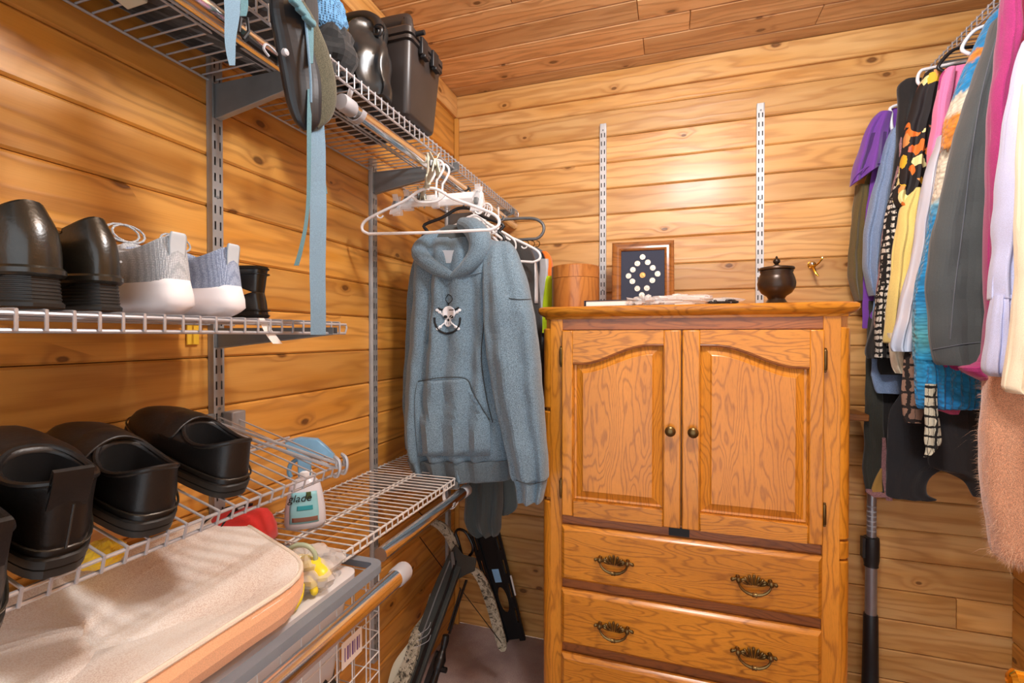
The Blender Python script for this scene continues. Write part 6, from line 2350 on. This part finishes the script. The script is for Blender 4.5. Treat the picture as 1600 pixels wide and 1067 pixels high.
# barrel / stock: from the nose near the wall down to the butt beneath the frame
bar([(712, 872), (690, 925), (668, 985), (640, 1060), (605, 1150)], [26, 30, 30, 32, 40], [1.66, 1.60, 1.52, 1.42, 1.30], .03, 'barrel', M['gun'], bev=.003)
bar([(712, 876), (696, 925), (674, 985), (648, 1060), (615, 1150)], [3, 3, 4, 5, 6], [1.648, 1.588, 1.508, 1.408, 1.288], .01, 'flight_groove', M['blkmetal'])
bar([(703, 876), (684, 925), (662, 985), (632, 1060), (600, 1150)], [2, 2, 2, 3, 3], [1.646, 1.586, 1.506, 1.406, 1.286], .008, 'rail_edge', M['greyd'])
bar([(678, 930), (668, 965), (650, 990), (640, 1030), (622, 1075), (600, 1120)], [14, 17, 15, 18, 22, 24], [1.60, 1.58, 1.50, 1.44, 1.38, 1.33], .025, 'camo_fore_end', M['camo'], bev=.003)
bar([(640, 1010), (622, 1040), (612, 1070)], [10, 16, 14], [1.47, 1.43, 1.40], .03, 'grip', M['beige'], bev=.004)
# riser and limbs
MB().plate([(700, 868), (712, 850), (724, 866), (745, 872), (742, 892), (728, 898), (716, 905), (700, 900)], [], lambda x, y, h: PY(x, y, 1.65 + h), .03).obj('riser', M['gun'], root, bevel=.004)
bar([(672, 815), (688, 822), (702, 838), (710, 858), (712, 868)], [8, 13, 14, 12, 9], [1.70, 1.69, 1.68, 1.665, 1.655], .008, 'limb', M['camo'])
bar([(730, 885), (748, 900), (762, 930), (774, 970), (784, 1008), (786, 1018)], [9, 13, 15, 15, 14, 6], [1.655, 1.66, 1.67, 1.68, 1.69, 1.69], .008, 'limb', M['camo'])
MB().tube(smooth_path([PY(x, y, 1.68) for x, y in ((722, 868), (716, 845), (712, 832), (718, 827), (728, 832), (738, 850), (738, 862), (730, 872))], 40), .0055, 8).obj('foot_stirrup', M['blkmetal'], root)
MB().tube([PY(655, 838, 1.70), PY(692, 888, 1.66)], .0016, 6).tube([PY(718, 918, 1.64), PY(784, 1005, 1.69)], .0016, 6).obj('string', M['blkmetal'], root)
MB().tube([PY(672, 818, 1.69), PY(655, 800, 1.70), PY(640, 800, 1.71)], .0016, 6).obj('cable', M['blkmetal'], root)
bar([(706, 862), (708, 880), (708, 897)], [4, 5, 4], [1.64, 1.64, 1.64], .004, 'sight_bridge', M['greyd'])
# arrow rod and scope
MB().tube([PY(729, 906, 1.64), PY(714, 950, 1.60), PY(702, 990, 1.56)], .0048, 8).obj('bolt', M['blkmetal'], root)
MB().tube([PY(720, 920, 1.62), PY(700, 985, 1.55)], .003, 8).obj('bolt', M['blkmetal'], root)
sc_ = [PY(697, 992, 1.50), PY(694, 1008, 1.49), PY(689, 1026, 1.47), PY(684, 1044, 1.45), PY(678, 1062, 1.43), PY(668, 1090, 1.40)]
MB().tube(smooth_path(sc_, 24), [.011, .012, .012, .013, .012, .011, .010, .011, .014, .017, .020, .020, .019, .019, .017, .013, .012, .012, .013, .014, .015, .016, .016, .015], 14).obj('scope', M['blkmetal'], root)
MB().lathe([(.009, 0), (.009, .02), (.006, .022)], sc_[3] + Vector((.012, 0, 0)), 12, 'x').obj('turret', M['blkmetal'], root)
bar([(684, 1020), (672, 1050), (660, 1085)], [8, 8, 8], [1.47, 1.43, 1.40], .01, 'scope_rail', M['blkmetal'])
for y_ in (1012, 1022, 1032):
    MB().tube(smooth_path([PY(653 - (y_ - 1012) * .3, y_ - 20, 1.43), PY(668, y_ - 30, 1.45), PY(673, y_ - 40, 1.47)], 8), .0010, 6).obj('wire_tie', M['cap'], root)

# ================================================================== black slotted bracket plate
root = thing('slotted_plate', 'black steel slotted wall mount plate leaning in the corner under the joggers', 'plate', (-.5, 1.9, 0))
A, B_, C_, D_ = (733, 828), (781, 826), (822, 996), (786, 1000)


def mp(u, v, h):
    x = lerp(lerp(A[0], B_[0], u), lerp(D_[0], C_[0], u), v)
    y = lerp(lerp(A[1], B_[1], u), lerp(D_[1], C_[1], u), v)
    return PY(x, y, lerp(2.022, 1.985, v)) + Vector((0, -h, 0))


def slot(u0, u1, v0, v1):
    return [(u0, v0), (u1, v0), (u1, v1), (u0, v1)]


ell = [(.50 + .17 * cos(a), .64 + .115 * sin(a)) for a in [2 * pi * i / 24 for i in range(24)]]
MB().plate([(.22, 0), (.78, 0), (.78, 1), (.22, 1)], [ell], mp, .003).obj('centre_plate', M['blkmetal'], root)
for u0, u1 in ((0, .24), (.76, 1.0)):
    holes = [slot(u0 + .09, u0 + .15, v, v + .13) for v in (.05, .27, .49, .71)]
    MB().plate([(u0, -.02), (u1, -.02), (u1, 1.01), (u0, 1.01)], holes, lambda u, v, h: mp(u, v, h + .004), .010).obj('side_rail', M['blkmetal'], root, bevel=.001)
MB().plate(slot(.38, .62, .36, .48), [], lambda u, v, h: mp(u, v, h + .0035), .0008).obj('blue_sticker', plain('blue_white_sticker', srgb(140, 186, 226), .5), root)
MB().plate([(1.0, .42), (1.05, .42), (1.05, .60), (1.0, .60)], [], lambda u, v, h: mp(u, v, h + .008), .006).obj('white_sticker', M['pages'], root)
